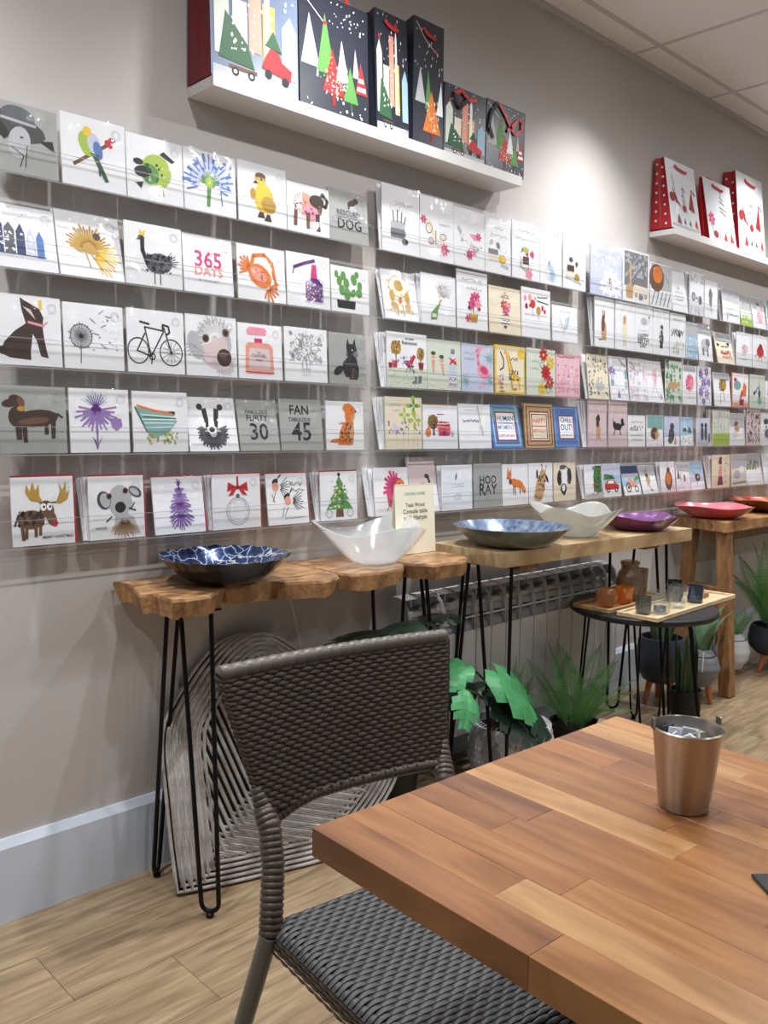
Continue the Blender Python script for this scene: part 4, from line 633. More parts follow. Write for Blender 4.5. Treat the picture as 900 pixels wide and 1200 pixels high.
# wooden table at the far end
c3 = thing('console_table', 'solid wooden table on square timber legs under the pink bowl', 'table', (4.2,-.18,0), group='console tables along the wall')
mb = MB(); mb.prism([(3.483,-.319),(5.0,-.33),(5.0,-.03),(3.585,-.03)],.688,.735); bevel(put('table_top', shift(mb,c3.location), M['topwood'], c3),.004,2)
def beam(parent, a, b, w, d, m, name='leg'):
    a = Vector(a); b = Vector(b); t = (b-a).normalized(); u = Vector((1,0,0)) if abs(t.x) < .7 else Vector((0,0,1)); u = (u-t*u.dot(t)).normalized(); v = t.cross(u); mb = MB()
    ring = lambda c: [c+u*sx*w/2+v*sy*d/2 for sx,sy in ((-1,-1),(1,-1),(1,1),(-1,1))]
    A = [mb.vert(p) for p in ring(a)]; B = [mb.vert(p) for p in ring(b)]
    mb.f += [A[::-1],B]+[[A[k],A[(k+1)%4],B[(k+1)%4],B[k]] for k in range(4)]
    return bevel(put(name, shift(mb,parent.location), m, parent),.003,2)
beam(c3,(3.505,-.352,0),(3.545,-.285,.688),.055,.05,M['midwood']); beam(c3,(3.62,-.07,0),(3.66,-.085,.688),.055,.05,M['midwood'])
beam(c3,(3.57,-.31,.42),(3.64,-.08,.42),.05,.04,M['midwood'],'crossbar'); beam(c3,(3.6,-.19,.655),(4.8,-.19,.655),.06,.05,M['midwood'],'rail')
beam(c3,(4.02,-.09,0),(3.98,-.1,.688),.055,.05,M['midwood']); beam(c3,(4.85,-.1,0),(4.8,-.1,.688),.055,.05,M['midwood'])
# ------------------------------------------------------------------ bowls
def ramp_mat(name, stops, scale, rough=.15, metal=.6, kind='voronoi', stretch=(1,1,1)):
    m = bpy.data.materials.new(name); m.use_nodes = True; N, L = nt(m); b = N['Principled BSDF']; b.inputs['Roughness'].default_value = rough; b.inputs['Metallic'].default_value = metal; b.inputs['Coat Weight'].default_value = .6; b.inputs['Coat Roughness'].default_value = .05
    tc = N.new('ShaderNodeTexCoord'); mp = N.new('ShaderNodeMapping'); mp.inputs['Scale'].default_value = stretch; L.new(tc.outputs['Object'], mp.inputs[0])
    if kind == 'voronoi': t = N.new('ShaderNodeTexVoronoi'); t.feature = 'DISTANCE_TO_EDGE'; t.inputs['Scale'].default_value = scale; o_ = t.outputs['Distance']
    elif kind == 'branch':
        t = N.new('ShaderNodeTexVoronoi'); t.feature = 'DISTANCE_TO_EDGE'; t.inputs['Scale'].default_value = scale; o_ = t.outputs['Distance']
        nz = N.new('ShaderNodeTexNoise'); nz.inputs['Scale'].default_value = 18; nz.inputs['Detail'].default_value = 4; L.new(mp.outputs[0], nz.inputs['Vector'])
        va = N.new('ShaderNodeVectorMath'); va.operation = 'MULTIPLY_ADD'; va.inputs[1].default_value = (.06,.06,.06); L.new(nz.outputs['Color'], va.inputs[0]); L.new(mp.outputs[0], va.inputs[2]); mp = va
    elif kind == 'wave': t = N.new('ShaderNodeTexWave'); t.wave_type = 'RINGS'; t.inputs['Scale'].default_value = scale; t.inputs['Distortion'].default_value = 3; o_ = t.outputs['Fac']
    else: t = N.new('ShaderNodeTexNoise'); t.inputs['Scale'].default_value = scale; t.inputs['Detail'].default_value = 5; o_ = t.outputs[0]
    L.new(mp.outputs[0], t.inputs['Vector']); r = N.new('ShaderNodeValToRGB'); e = r.color_ramp.elements
    e[0].position, e[0].color = stops[0]; e[1].position, e[1].color = stops[-1]
    for s_ in stops[1:-1]: k = e.new(s_[0]); k.color = s_[1]
    L.new(o_, r.inputs[0]); L.new(r.outputs[0], b.inputs['Base Color']); return m
M['blue_in'] = ramp_mat('bowl_blue_inside', [(0,srgb(210,206,190)),(.02,srgb(170,176,180)),(.035,srgb(20,60,118)),(.2,srgb(12,36,80)),(.5,srgb(6,10,24))], 30, .22, .4, 'branch')
M['blue_out'] = mat('bowl_blue_outside', srgb(14,20,38), .22, .3, coat=.5)
M['grey_in'] = ramp_mat('dish_blue_inside', [(.25,srgb(52,70,104)),(.5,srgb(118,138,168)),(.75,srgb(170,182,196))], 60, .2, .4, 'noise', (1,1,.1))
M['grey_out'] = mat('dish_grey_outside', srgb(132,134,130), .3, .3, var=(srgb(98,100,98), 40, (1,1,.1)), coat=.4)
M['purple_in'] = ramp_mat('bowl_purple_inside', [(.1,srgb(170,130,180)),(.45,srgb(128,66,140)),(.8,srgb(96,36,110))], 70, .18, .4, 'wave')
M['purple_out'] = mat('bowl_purple_outside', srgb(112,26,96), .25, .2, var=(srgb(84,18,74), 30, (1,1,1)), coat=.5)
M['pink_in'] = ramp_mat('bowl_pink_inside', [(.1,srgb(232,160,170)),(.5,srgb(220,112,122)),(.9,srgb(208,84,98))], 60, .2, .1, 'wave')
M['pink_out'] = mat('bowl_coral_outside', srgb(214,88,90), .3, .0, var=(srgb(196,66,74), 24, (1,1,1)), coat=.4)
M['amber_in'] = ramp_mat('bowl_amber_inside', [(.2,srgb(236,200,150)),(.5,srgb(176,60,44)),(.8,srgb(140,30,34))], 10, .2, .3, 'noise')
M['amber_out'] = mat('bowl_amber_outside', srgb(150,84,40), .25, .4, var=(srgb(96,46,24), 26, (1,1,1)), coat=.5)
M['frost'] = clear_mat('frosted_ripple_glass', (.96,.97,.98,1), .1, .05, body=((.9,.94,.97,1), .42))
M['silverglass'] = clear_mat('silver_ripple_glass', (.85,.87,.86,1), .12, .1, body=((.66,.68,.66,1), .9))
def bowl(name, label, x, y, z, R0, h, base, m_in, m_out, wave=(0,0,0), curve=.5, lip=.004, ripple=0.0, n=72, rot=0.0, foot=True):
    """two-skinned bowl: outer skin, inner skin, rim. wave=(lobes, radial amp, height amp)"""
    t = thing(name, label, 'bowl', (x,y,z), (0,0,rot), 'decorative bowls on the console tables')
    lob,ra,ha = wave
    def fn(r,zz,a):
        v = max(0,min(1,zz/h)); k = v*v*math.cos(lob*a) if lob else 0
        rp = ripple*math.sin(r*520) if ripple else 0
        return (r*(1+ra*k)+0, zz*(1+0)+ha*k+rp*v)
    K = 16; prof = [(base+(R0-base)*(v**curve), h*v) for v in [i/K for i in range(K+1)]]
    mb = MB(); mb.lathe([(.002,0.0)]+prof, n, fn, caps=False); put('outer_skin', smooth(mb,'outer_skin'), m_out, t)
    ip = [(max(r-lip,.002), zz+lip*.9*(1-zz/h)) for r,zz in prof]
    mb = MB(); mb.lathe(([(.002,lip*.9)]+ip)[::-1], n, fn, caps=False); put('inner_skin', smooth(mb,'inner_skin'), m_in, t)
    mb = MB(); mb.lathe([prof[-1],ip[-1]], n, fn, caps=False); put('rim', mb, m_out, t)
    if foot: mb = MB(); mb.lathe([(base*.9,-.0),(base*.96,.004)], 32, caps=False); put('foot_ring', mb, m_out, t)
    return t
b_ = bowl('glass_bowl','deep blue and black glass bowl with silver branch pattern',1.137,-.178,.736,.155,.066,.06,M['blue_in'],M['blue_out'],(22,.02,.002),.62)
b_ = bowl('glass_bowl','clear frosted ripple glass bowl with wavy folded rim',1.628,-.172,.736,.155,.098,.062,M['frost'],M['frost'],(3,.13,.016),.85,.004,.0012,96,.35)
b_ = bowl('glass_bowl','wide shallow grey dish with streaked blue inside',2.112,-.273,.751,.18,.062,.085,M['grey_in'],M['grey_out'],(0,0,0),.6)
b_ = bowl('glass_bowl','silver grey ripple glass bowl with wavy rim',2.472,-.265,.751,.146,.092,.05,M['silverglass'],M['silverglass'],(4,.12,.014),.8,.004,.0012,96,.2)
b_ = bowl('glass_bowl','purple glass bowl with chevron pattern at the table end',2.827,-.29,.751,.146,.05,.07,M['purple_in'],M['purple_out'],(4,.02,.006),.6)
b_ = bowl('glass_bowl','coral pink glass bowl on the wooden table',3.63,-.195,.736,.165,.052,.07,M['pink_in'],M['pink_out'],(4,.02,.004),.6)
b_ = bowl('glass_bowl','amber and red glass bowl cut by the photo edge',4.17,-.255,.736,.22,.055,.1,M['amber_in'],M['amber_out'],(4,.02,.005),.6)
# purple chevrons on the outside of the purple bowl
# ------------------------------------------------------------------ price sign
sg = thing('price_sign','cream folded card sign reading teak wood console table with hairpin','sign',(1.83,-.12,.736),(0,0,.0))
M['cream'] = mat('cream_card', srgb(240,236,214), .6)
mb = MB(); w_,h_ = .165,.205
mb.box((-w_/2,-.001,0),(w_/2,.001,h_)); fp = put('front_panel', mb, M['cream'], sg, (0,-.02,0), (-.07,0,0))
mb = MB(); mb.box((-w_/2,-.001,0),(w_/2,.001,h_)); put('back_panel', mb, M['cream'], sg, (0,.012,.001), (.09,0,0))
put('lettering', art_mesh('t a 52 50 86 ORIGINS HOME;t z 48 50 70 Teak Wood;t z 62 50 61 Console table;t z 60 50 52 with Hairpin',w_,h_), M['print'], fp, (0,-.001,0))
# ------------------------------------------------------------------ radiator
M['rad'] = mat('radiator_white', srgb(206,207,210), .4)
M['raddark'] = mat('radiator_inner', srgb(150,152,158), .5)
ra_ = thing('radiator','white sectional aluminium radiator on the wall under the console tables','radiator',(1.83,0,.115))
NS = 15; PW = 1.17/NS
m1 = MB()   # one section: front plate, curved louvre fins above, top hood
fw = PW-.0025
m1.box((.0012,-.118,.0),(fw,-.108,.335))
sec = m1.mesh('section_plate')
m2 = MB()
pr = [(-.118,.335),(-.118,.385),(-.114,.42),(-.104,.45),(-.085,.468),(-.06,.474),(-.035,.474)]
def hood(x0,x1,prof,th=.004):
    for (a,b),(c,d) in zip(prof,prof[1:]): m2.poly([(x0,a,b),(x1,a,b),(x1,c,d),(x0,c,d)])
hood(.0012,.006,pr); hood(fw-.005,fw,pr)
for x in (.0036,fw-.0024):
    for (a,b),(c,d) in zip(pr,pr[1:]): m2.poly([(x,a,b),(x,c,d),(x,c+.03,d-.02),(x,a+.03,b)])
hood(.0012,fw,pr[4:]); hood(.006,fw-.005,[(-.117,.383),(-.1165,.389)]); hood(.006,fw-.005,[(-.118,.335),(-.1178,.341)])
hd = m2.mesh('hood')
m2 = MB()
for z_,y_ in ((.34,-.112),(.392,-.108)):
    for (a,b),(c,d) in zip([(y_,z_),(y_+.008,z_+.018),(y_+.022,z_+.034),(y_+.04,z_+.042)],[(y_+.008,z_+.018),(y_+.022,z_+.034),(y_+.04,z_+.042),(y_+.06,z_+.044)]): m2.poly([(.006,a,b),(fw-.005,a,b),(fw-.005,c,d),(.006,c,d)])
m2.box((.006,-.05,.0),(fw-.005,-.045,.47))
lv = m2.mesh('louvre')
for i in range(NS):
    s_ = put('section', sec, M['rad'], ra_, (i*PW,0,0)); put('hood', hd, M['rad'], s_).modifiers.new('thick','SOLIDIFY').thickness = .002; put('louvre', lv, M['raddark'], s_)
mb = MB(); mb.box((.012,-.106,.03),(1.158,-.052,.06)); mb.box((.012,-.095,.40),(1.158,-.055,.43)); put('header_pipe', mb, M['rad'], ra_)
for s in (0,1.17):
    mb = MB(); mb.poly([(s,p[0],p[1]) for p in [(-.118,0)]+pr+[(-.035,0)]]); put('end_cap', mb, M['rad'], ra_).modifiers.new('thick','SOLIDIFY').thickness = .004
mb = MB(); mb.box((.2,-.045,.2),(.24,0,.42)); mb.box((.93,-.045,.2),(.97,0,.42)); put('wall_bracket', mb, M['rad'], ra_)
mb = MB(); mb.tube([(1.172,-.08,.045),(1.23,-.08,.045),(1.25,-.06,.045),(1.25,-.03,.045),(1.25,-.03,-.1)], .009, 8); put('pipe', smooth(mb,'pipe',60), M['rad'], ra_)
# ------------------------------------------------------------------ round side table, trays, candle glasses
SZ = .5; SX,SY = 2.72,-.385
M['blacktop'] = mat('black_stained_wood', srgb(34,33,36), .5, var=(srgb(24,23,26), 20, (1,8,1)))
st = thing('side_table','round black side table on black hairpin legs beside the radiator','table',(SX,SY,0))
mb = MB(); mb.lathe([(.001,SZ-.022),(.243,SZ-.022),(.25,SZ-.016),(.25,SZ-.004),(.246,SZ),(.001,SZ)], 56, caps=False); put('table_top', smooth(mb,'table_top',30), M['blacktop'], st)
for fx,fy,a1,a2 in ((2.955,-.235,(2.86,-.3),(2.9,-.22)),(2.87,-.545,(2.84,-.5),(2.90,-.46)),(2.56,-.52,(2.55,-.45),(2.62,-.53)),(2.60,-.21,(2.55,-.28),(2.63,-.215))):
    H(st,(fx,fy),a1,a2,SZ-.022,.004)
M['traywood'] = wood('pale_tray_wood', srgb(196,168,126), srgb(220,198,160), srgb(232,214,182), 6, (2,9,4), .5)
M['traywood2'] = wood('tan_tray_wood', srgb(158,122,80), srgb(190,154,108), srgb(206,174,130), 6, (2,9,4), .5)
def tray(x,y,l,w,rz,m,label):
    t = thing('wooden_tray',label,'tray',(x,y,SZ+.001),(0,0,rz),'wooden trays on the black side table')
    mb = MB(); mb.box((-l/2,-w/2,0),(l/2,w/2,.006)); bevel(put('base', mb, m, t),.001,1)
    for a,b in (((-l/2,-w/2,.006),(l/2,-w/2+.009,.014)),((-l/2,w/2-.009,.006),(l/2,w/2,.014)),((-l/2,-w/2+.009,.006),(-l/2+.009,w/2-.009,.014)),((l/2-.009,-w/2+.009,.006),(l/2,w/2-.009,.014))):
        mb = MB(); mb.box(a,b); bevel(put('edge', mb, m, t),.001,1)
tray(2.70,-.317,.40,.145,-.01,M['traywood2'],'tan wooden tray at the back holding the amber glasses')
tray(2.80,-.478,.60,.145,.03,M['traywood'],'pale wooden tray in front holding the clear and blue glasses')
TZ = SZ+.007
G = {}
for k,tint,bd in (('amber',(.92,.7,.45,1),((.6,.36,.16,1),.3)),('orange',(1,.6,.22,1),((.8,.36,.08,1),.35)),('clear',(.95,.97,.98,1),((.6,.68,.72,1),.05)),('smoke',(.62,.65,.66,1),((.2,.21,.22,1),.2)),('blue',(.3,.42,.56,1),((.08,.13,.2,1),.3)),('black',(.12,.12,.14,1),((.03,.03,.035,1),.6)),('bronze',(.72,.6,.42,1),((.36,.27,.17,1),.34))):
    G[k] = clear_mat('glass_'+k, tint, .06, .04, body=bd, bump=(160,.3) if k in ('amber','bronze','smoke') else None)
M['wax'] = mat('candle_wax', srgb(210,205,195), .5)
def glass(prof, m, x, y, label, rib=(0,0), lid=None, wax=None, n=40):
    t = thing('candle_glass', label, 'candle holder', (x,y,TZ), group='glass candle holders on the trays')
    fn = (lambda r,z,a: (r*(1+rib[1]*math.cos(rib[0]*a)),z)) if rib[0] else None
    mb = MB(); mb.lathe([(.002,.0)]+prof, n, fn, caps=False); put('glass_wall', smooth(mb,'glass_wall'), m, t)
    mb = MB(); mb.lathe([(max(r-.003,.002),z+.003 if i==0 else z) for i,(r,z) in enumerate([(.002,.003)]+prof)][::-1], n, fn, caps=False); put('inner_wall', smooth(mb,'inner_wall'), m, t)
    if wax: mb = MB(); mb.lathe([(.001,.006),(wax[0],.006),(wax[0],wax[1]),(.001,wax[1])], 20, caps=False); put('tealight', smooth(mb,'tealight',30), wax[2], t)
    if lid: mb = MB(); mb.lathe(lid, 24, caps=False); put('collar', smooth(mb,'collar',30), m, t)
    return t
ballp = [(.018,.0),(.03,.012),(.036,.03),(.034,.046),(.026,.06),(.022,.066)]
tum = lambda r0,r1,h: [(r0,.0),(r0+(r1-r0)*.3,h*.3),(r0+(r1-r0)*.6,h*.6),(r1,h)]
glass(ballp,G['amber'],2.565,-.335,'round bobbled amber candle glass at the tray corner',(14,.06))
glass(tum(.027,.033,.06),G['orange'],2.66,-.345,'small bright orange ribbed tumbler between amber jars',(16,.03))
glass([(.034,0),(.044,.02),(.046,.07),(.04,.1),(.03,.112),(.03,.128),(.033,.132)],G['bronze'],2.735,-.32,'tall bronze ribbed lantern jar with a collar',(24,.03),[(.03,.128),(.034,.13),(.034,.138),(.026,.142)])
glass(tum(.026,.03,.1),G['bronze'],2.84,-.30,'slim brown tumbler behind the lantern jar',(20,.03))
glass(tum(.024,.026,.06),G['smoke'],2.56,-.475,'smoky dark patterned tumbler at the front tray corner',(10,.04))
glass(tum(.033,.037,.075),G['clear'],2.615,-.505,'wide clear tumbler with a teal tealight inside',wax=(.02,.024,G['blue']))
glass(tum(.025,.034,.078),G['clear'],2.745,-.50,'clear flared diamond cut tumbler',(12,.05))
glass(tum(.027,.029,.06),G['blue'],2.88,-.495,'navy blue tealight glass near the tray end',wax=(.02,.02,M['wax']))
glass([(.024,0),(.031,.02),(.031,.055),(.024,.066),(.026,.074)],G['black'],2.845,-.435,'glossy black bulbous jar behind the clear tumblers')
mb = MB(); mb.box((-.03,-.02,0),(.03,.02,.014)); tag(bevel(put('wood_block', mb, M['midwood'], None, (2.985,-.465,TZ), (0,0,.1)),.002,1),'small brown wood block at the far end of the pale tray','block')
# ------------------------------------------------------------------ stack of woven rattan leaf panels leaning on the wall
M['rattan'] = mat('whitewashed_rattan', srgb(196,192,190), .7, var=(srgb(138,126,118), 24, (1,1,1)))
M['rattanback'] = mat('rattan_dark_backing', srgb(22,18,16), .9)
LEAF = [(0,0),(.12,-.004),(.236,-.004),(.32,-.004),(.40,.012),(.484,.07),(.55,.13),(.59,.19),(.595,.26),(.55,.33),(.50,.39),(.445,.445)]
LEAF = LEAF + [(b,a) for a,b in LEAF[-2:0:-1]]
def _catmull(P_):
    n = len(P_); out = []
    for i in range(n):
        p0,p1,p2,p3 = [Vector(P_[j%n]) for j in (i-1,i,i+1,i+2)]
        if i == 0: p0 = p1*2-p2
        if i == n-1: p3 = p2*2-p1
        for k in range(3):
            t = k/3; q = .5*((2*p1)+(p2-p0)*t+(2*p0-5*p1+4*p2-p3)*t*t+(3*p1-p0-3*p2+p3)*t**3); out.append((q.x,q.y))
    return out
LEAF = _catmull(LEAF)
def inside(pt, poly):
    x,y = pt; c = False; n = len(poly)
    for i in range(n):
        (x1,y1),(x2,y2) = poly[i],poly[(i+1)%n]
        if (y1>y)!=(y2>y) and x < (x2-x1)*(y-y1)/(y2-y1)+x1: c = not c
    return c
def inset(d):
    c = (.26,.26); out = []
    n = len(LEAF)
    for i in range(n):
        a,b,e = Vector((*LEAF[i-1],0)),Vector((*LEAF[i],0)),Vector((*LEAF[(i+1)%n],0))
        t = (e-a).normalized(); nn = Vector((-t.y,t.x,0)); s = 1.4 if i == 0 else 1.0
        p = b + nn*d*s; out.append((p.x,p.y))
    return out
BORD = []
for k in range(5):
    q = inset(.006+.0125*k); mb = MB(); mb.tube([(p[0],0,p[1]) for p in q], .0046, 6, closed=True); BORD.append(smooth(mb,'border_rod'))
core = inset(.006+.0125*4.6)
mb = MB(); bq = inset(.004); mb.prism(bq, -.002, .002); mb.v = [(v[0],v[2]+.0075,v[1]) for v in mb.v]; BACK = mb.mesh('backing')
RODS = []
for side in (0,1):
    d = .035
    while d < .46:
        p = Vector((d,d)); dr = Vector((math.cos(math.radians(108)),math.sin(math.radians(108)))); L_ = 0
        while inside((p.x+dr.x*(L_+.004),p.y+dr.y*(L_+.004)), core) and L_ < .7: L_ += .004
        if L_ > .015:
            e = p+dr*L_; a,b = (p,e) if side == 0 else (Vector((p.y,p.x)),Vector((e.y,e.x)))
            m_ = (a+b)/2; j = rnd.uniform(-.0012,.0012)
            RODS.append([(a.x,0,a.y),(m_.x+j,-.001,m_.y),(b.x,0,b.y)])
        d += .0136
yaw = math.radians(-15); th = math.radians(21)
for k in range(4):
    t = thing('rattan_panel', ['whitewashed rattan leaf panel at the front of the leaning stack','second rattan leaf panel in the leaning stack, mostly hidden','third rattan leaf panel in the leaning stack, edge showing','rattan leaf panel nearest the wall in the leaning stack'][k], 'rattan panel', (1.045-.0165*k,-.2+.0065*k,.006), (-th,0,yaw), 'stack of rattan panels')
    put('backing', BACK, M['rattanback'], t)
    for bm_ in BORD: put('border_rod', bm_, M['rattan'], t)
    if k == 0:
        for q in RODS:
            mb = MB(); mb.tube(q, .0044, 6); put('rod', smooth(mb,'rod',50), M['rattan'], t)
    else:
        mb = MB()
        for q in RODS: mb.tube(q, .0045, 5)
        put('rods', mb, M['rattan'], t)['kind'] = 'stuff'
# ------------------------------------------------------------------ wicker chair
M['wicker'] = mat('brown_wicker', srgb(86,73,63), .38, var=(srgb(66,56,48), 60, (1,1,1)))
M['wickerseat'] = mat('grey_brown_wicker_seat', srgb(80,79,79), .46, var=(srgb(62,60,60), 60, (1,1,1)))
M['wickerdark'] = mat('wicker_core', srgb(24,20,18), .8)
M['wickertop'] = mat('wicker_edge_band', srgb(98,92,85), .36)
M['legmetal'] = mat('grey_coated_metal', srgb(112,112,112), .4, .3)
ch = thing('wicker_chair','brown woven wicker dining chair pushed under the wooden table','chair',(.87,-1.13,0))
cl = Vector(ch.location)
def V(*a): return Vector(a)
def lerp(a,b,t): return a+(b-a)*t
def back_s(u,v,off=0.0):
    l = lerp(V(.714,-.925,.552),V(.688,-.85,.738),v); r = lerp(V(1.045,-.975,.552),V(1.118,-.908,.738),v)
    p = lerp(l,r,u); p.y += .016*math.sin(PI*u)
    n = V(.12,-.91,-.38).normalized()
    return p + n*off
def weave(S, nu, nv, bump, mb, shrink=.94):
    """brick-bond over-under strands on surface S(u,v,off)"""
    for j in range(nv):
        o = .5 if j%2 else 0.0
        for i in range(-1 if o else 0, nu):
            u0 = max(0,(i+o)/nu); u1 = min(1,(i+1+o)/nu)
            if u1-u0 < .2/nu: continue
            v0 = j/nv; v1 = (j+1)/nv; uc = (u0+u1)/2; hv = (v1-v0)*.5*shrink; vc = (v0+v1)/2
            g = []
            for a in range(5):
                uu = u0+(u1-u0)*(.01+.98*a/4); e = math.sin(PI*(a/4))
                w_ = hv*(.62+.38*e); z_ = bump*(.1+.9*e)
                g.append([mb.vert(S(uu,vc-w_,z_*.25)), mb.vert(S(uu,vc,z_)), mb.vert(S(uu,vc+w_,z_*.25))])
            for a in range(4):
                for b in range(2): mb.f.append([g[a][b],g[a+1][b],g[a+1][b+1],g[a][b+1]])
mb = MB(); weave(back_s, 17, 29, .0062, mb); o = put('backrest_weave', smooth(shift(mb,cl),'backrest_weave'), M['wicker'], ch); o['kind'] = 'stuff'
mb = MB(); weave(lambda u,v,off: back_s(1-u,v,-.016-off), 17, 29, .0062, mb); o = put('backrest_weave', smooth(shift(mb,cl),'backrest_weave'), M['wicker'], ch); o['kind'] = 'stuff'
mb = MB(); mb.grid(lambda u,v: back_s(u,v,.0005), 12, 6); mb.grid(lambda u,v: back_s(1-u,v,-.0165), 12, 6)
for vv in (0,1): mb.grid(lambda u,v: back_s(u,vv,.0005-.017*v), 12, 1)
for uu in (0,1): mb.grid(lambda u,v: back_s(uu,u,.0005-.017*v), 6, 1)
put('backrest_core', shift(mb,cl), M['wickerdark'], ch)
for uu in (0,1):
    mb = MB(); weave(lambda u,v,off: back_s(uu,v,.002-.02*u)+V((-1 if uu == 0 else 1)*(off+.004*math.sin(PI*u)),0,0), 1, 29, .004, mb); o = put('edge_weave', smooth(shift(mb,cl),'edge_weave'), M['wicker'], ch); o['kind'] = 'stuff'
# rolled edges of the backrest
def roll(path, r, m, name, step, parent=ch):
    """wrapped roll: tube whose radius steps at each wrap"""
    P_ = [Vector(p) for p in path]; L_ = [0]
    for a,b in zip(P_,P_[1:]): L_.append(L_[-1]+(b-a).length)
    T = L_[-1]; n = max(2,int(T/step)); pts = []; rr = []
    def at(s):
        for k in range(len(P_)-1):
            if s <= L_[k+1] or k == len(P_)-2: return lerp(P_[k],P_[k+1],(s-L_[k])/max(1e-9,L_[k+1]-L_[k]))
    for k in range(n):
        for f,rk in ((.02,.9),(.15,1.0),(.8,1.03),(.97,.9)): pts.append(at(T*(k+f)/n)); rr.append(r*rk)
    if name == 'back_post': rr = [q*min(1,.5+2.2*i_/len(rr)) for i_,q in enumerate(rr)]
    mb = MB(); mb.tube(pts, rr, 10); return put(name, smooth(shift(mb,cl),name,70), m, parent)
roll([back_s(u/10,1.0,-.008)+V(0,0,.003) for u in range(11)], .0125, M['wickertop'], 'top_rail', .021)
roll([back_s(0,v/6,-.008) for v in range(2)][::-1]+[V(.712,-.935,.535),V(.703,-.955,.49),V(.688,-.972,.44),V(.68,-.98,.405)], .0165, M['wicker'], 'back_post', .0085)
roll([back_s(1,v/6,-.008) for v in range(2)][::-1]+[V(1.032,-.982,.535),V(1.022,-.995,.49),V(1.03,-1.015,.44),V(1.05,-1.03,.405)], .0165, M['wicker'], 'back_post', .0085)
roll([V(.708,-.945,.515)]+[back_s(max(0,min(1,.06+u/9)),0,-.008)+V(0,0,-.001-.018*max(0,1-u/1.5)) for u in range(9)]+[V(1.03,-.982,.53)], .0095, M['wicker'], 'bottom_rail', .0085)
SRL,SRR,SFL,SFR = V(.684,-.975,.42),V(1.064,-1.02,.42),V(.64,-1.315,.422),V(1.07,-1.365,.422)
def seat_s(u,v,off=0.0):
    vv = min(v/.88,1.0); p = lerp(lerp(SRL,SFL,vv),lerp(SRR,SFR,vv),u)
    p.z += -.010*math.sin(PI*u)*math.sin(PI*min(v,.9)); n = V(0,0,1)
    if v > .88: a = (v-.88)/.12*PI*.55; p += V(0,-.022*math.sin(a),-.022*(1-math.cos(a))); n = V(0,-math.sin(a),math.cos(a))
    e = min(u,1-u)
    if e < .05: p.z -= .010*(1-e/.05)**2; p.x += (-.004 if u < .5 else .004)*(1-e/.05)
    return p+n*off
mb = MB(); weave(seat_s, 17, 42, .0045, mb, .9); o = put('seat_weave', smooth(shift(mb,cl),'seat_weave'), M['wickerseat'], ch); o['kind'] = 'stuff'
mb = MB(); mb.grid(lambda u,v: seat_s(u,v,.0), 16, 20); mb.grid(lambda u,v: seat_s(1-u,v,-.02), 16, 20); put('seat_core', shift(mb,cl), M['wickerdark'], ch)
for uu,nm in ((0,'side_band'),(1,'side_band')):
    mb = MB(); weave(lambda u,v,off: (lambda p: V(p.x+(-off if uu == 0 else off), p.y, p.z-.028*v))(seat_s(uu,u*.9,0)), 16, 4, .003, mb); o = put(nm, smooth(shift(mb,cl),nm), M['wicker'], ch); o['kind'] = 'stuff'
mb = MB(); weave(lambda u,v,off: (lambda p: V(p.x,p.y-off,p.z-.05*v))(seat_s(u,1.0,0)), 18, 6, .003, mb); o = put('front_band', smooth(shift(mb,cl),'front_band'), M['wicker'], ch); o['kind'] = 'stuff'
for a,b in (((.677,-.982,.41),(.662,-.84,0)),((1.052,-1.03,.41),(1.09,-.90,0)),((.65,-1.32,.40),(.645,-1.33,0)),((1.06,-1.365,.40),(1.065,-1.38,0))):
    mb = MB(); mb.tube([a,lerp(V(*a),V(*b),.5),b], [.0135,.013,.0125], 12); l_ = put('leg', smooth(shift(mb,cl),'leg',50), M['legmetal'], ch)
    m2 = MB(); m2.lathe([(.013,0),(.015,.002),(.015,.012),(.0135,.014)], 12); put('foot_cap', smooth(m2,'foot_cap',40), M['wickerdark'], l_, (b[0]-cl.x,b[1]-cl.y,0))
# ------------------------------------------------------------------ dining table of glued hardwood staves
ST = [wood('acacia_'+str(i), srgb(*a), srgb(*b), srgb(*c), 4, (10,1.4,4), .32, .25, .1) for i,(a,b,c) in enumerate([((132,84,46),(160,108,64),(180,130,82)),((116,74,42),(146,96,58),(166,114,72)),((158,112,68),(188,142,94),(204,162,114)),((142,92,50),(172,120,72),(192,142,92)),((100,64,38),(132,86,54),(156,106,68))])]
dt = thing('dining_table','honey brown wooden table with glued plank top holding the steel bucket','table',(.539,-1.241,0),(0,0,-.0404))
TW,TL,TT = .544,.80,.03; NW = 12; sw = TW/NW
R_ = random.Random(23)
for i in range(NW):
    y_ = 0.0; first = R_.uniform(.05,.3)
    while y_ > -TL+.02:
        l_ = first if y_ == 0 else R_.uniform(.13,.34)
        if -y_+l_ > TL-.08: l_ = TL+y_
        mb = MB(); x0 = i*sw; mb.box((-sw/2+.0001,-l_/2+.0001,-TT/2),(sw/2-.0001,l_/2-.0001,TT/2))
        o = put('stave', mb, ST[R_.choice([0,0,1,2,3,3,4])], dt, (x0+sw/2,y_-l_/2,.70-TT/2+R_.uniform(-.00015,.00015))); bevel(o,.0003,1)
        y_ -= l_
mb = MB(); mb.box((.05,-TL+.05,.655),(TW-.05,-.06,.67)); put('sub_frame', mb, M['midwood'], dt)
mb = MB(); mb.lathe([(.03,.03),(.03,.655)], 20); put('pedestal', smooth(mb,'pedestal',40), M['black'], dt, (TW/2,-.45,0))
mb = MB(); mb.lathe([(.001,.0),(.2,.0),(.2,.012),(.05,.03),(.001,.03)], 32, caps=False); put('base', smooth(mb,'base',30), M['black'], dt, (TW/2,-.45,0))
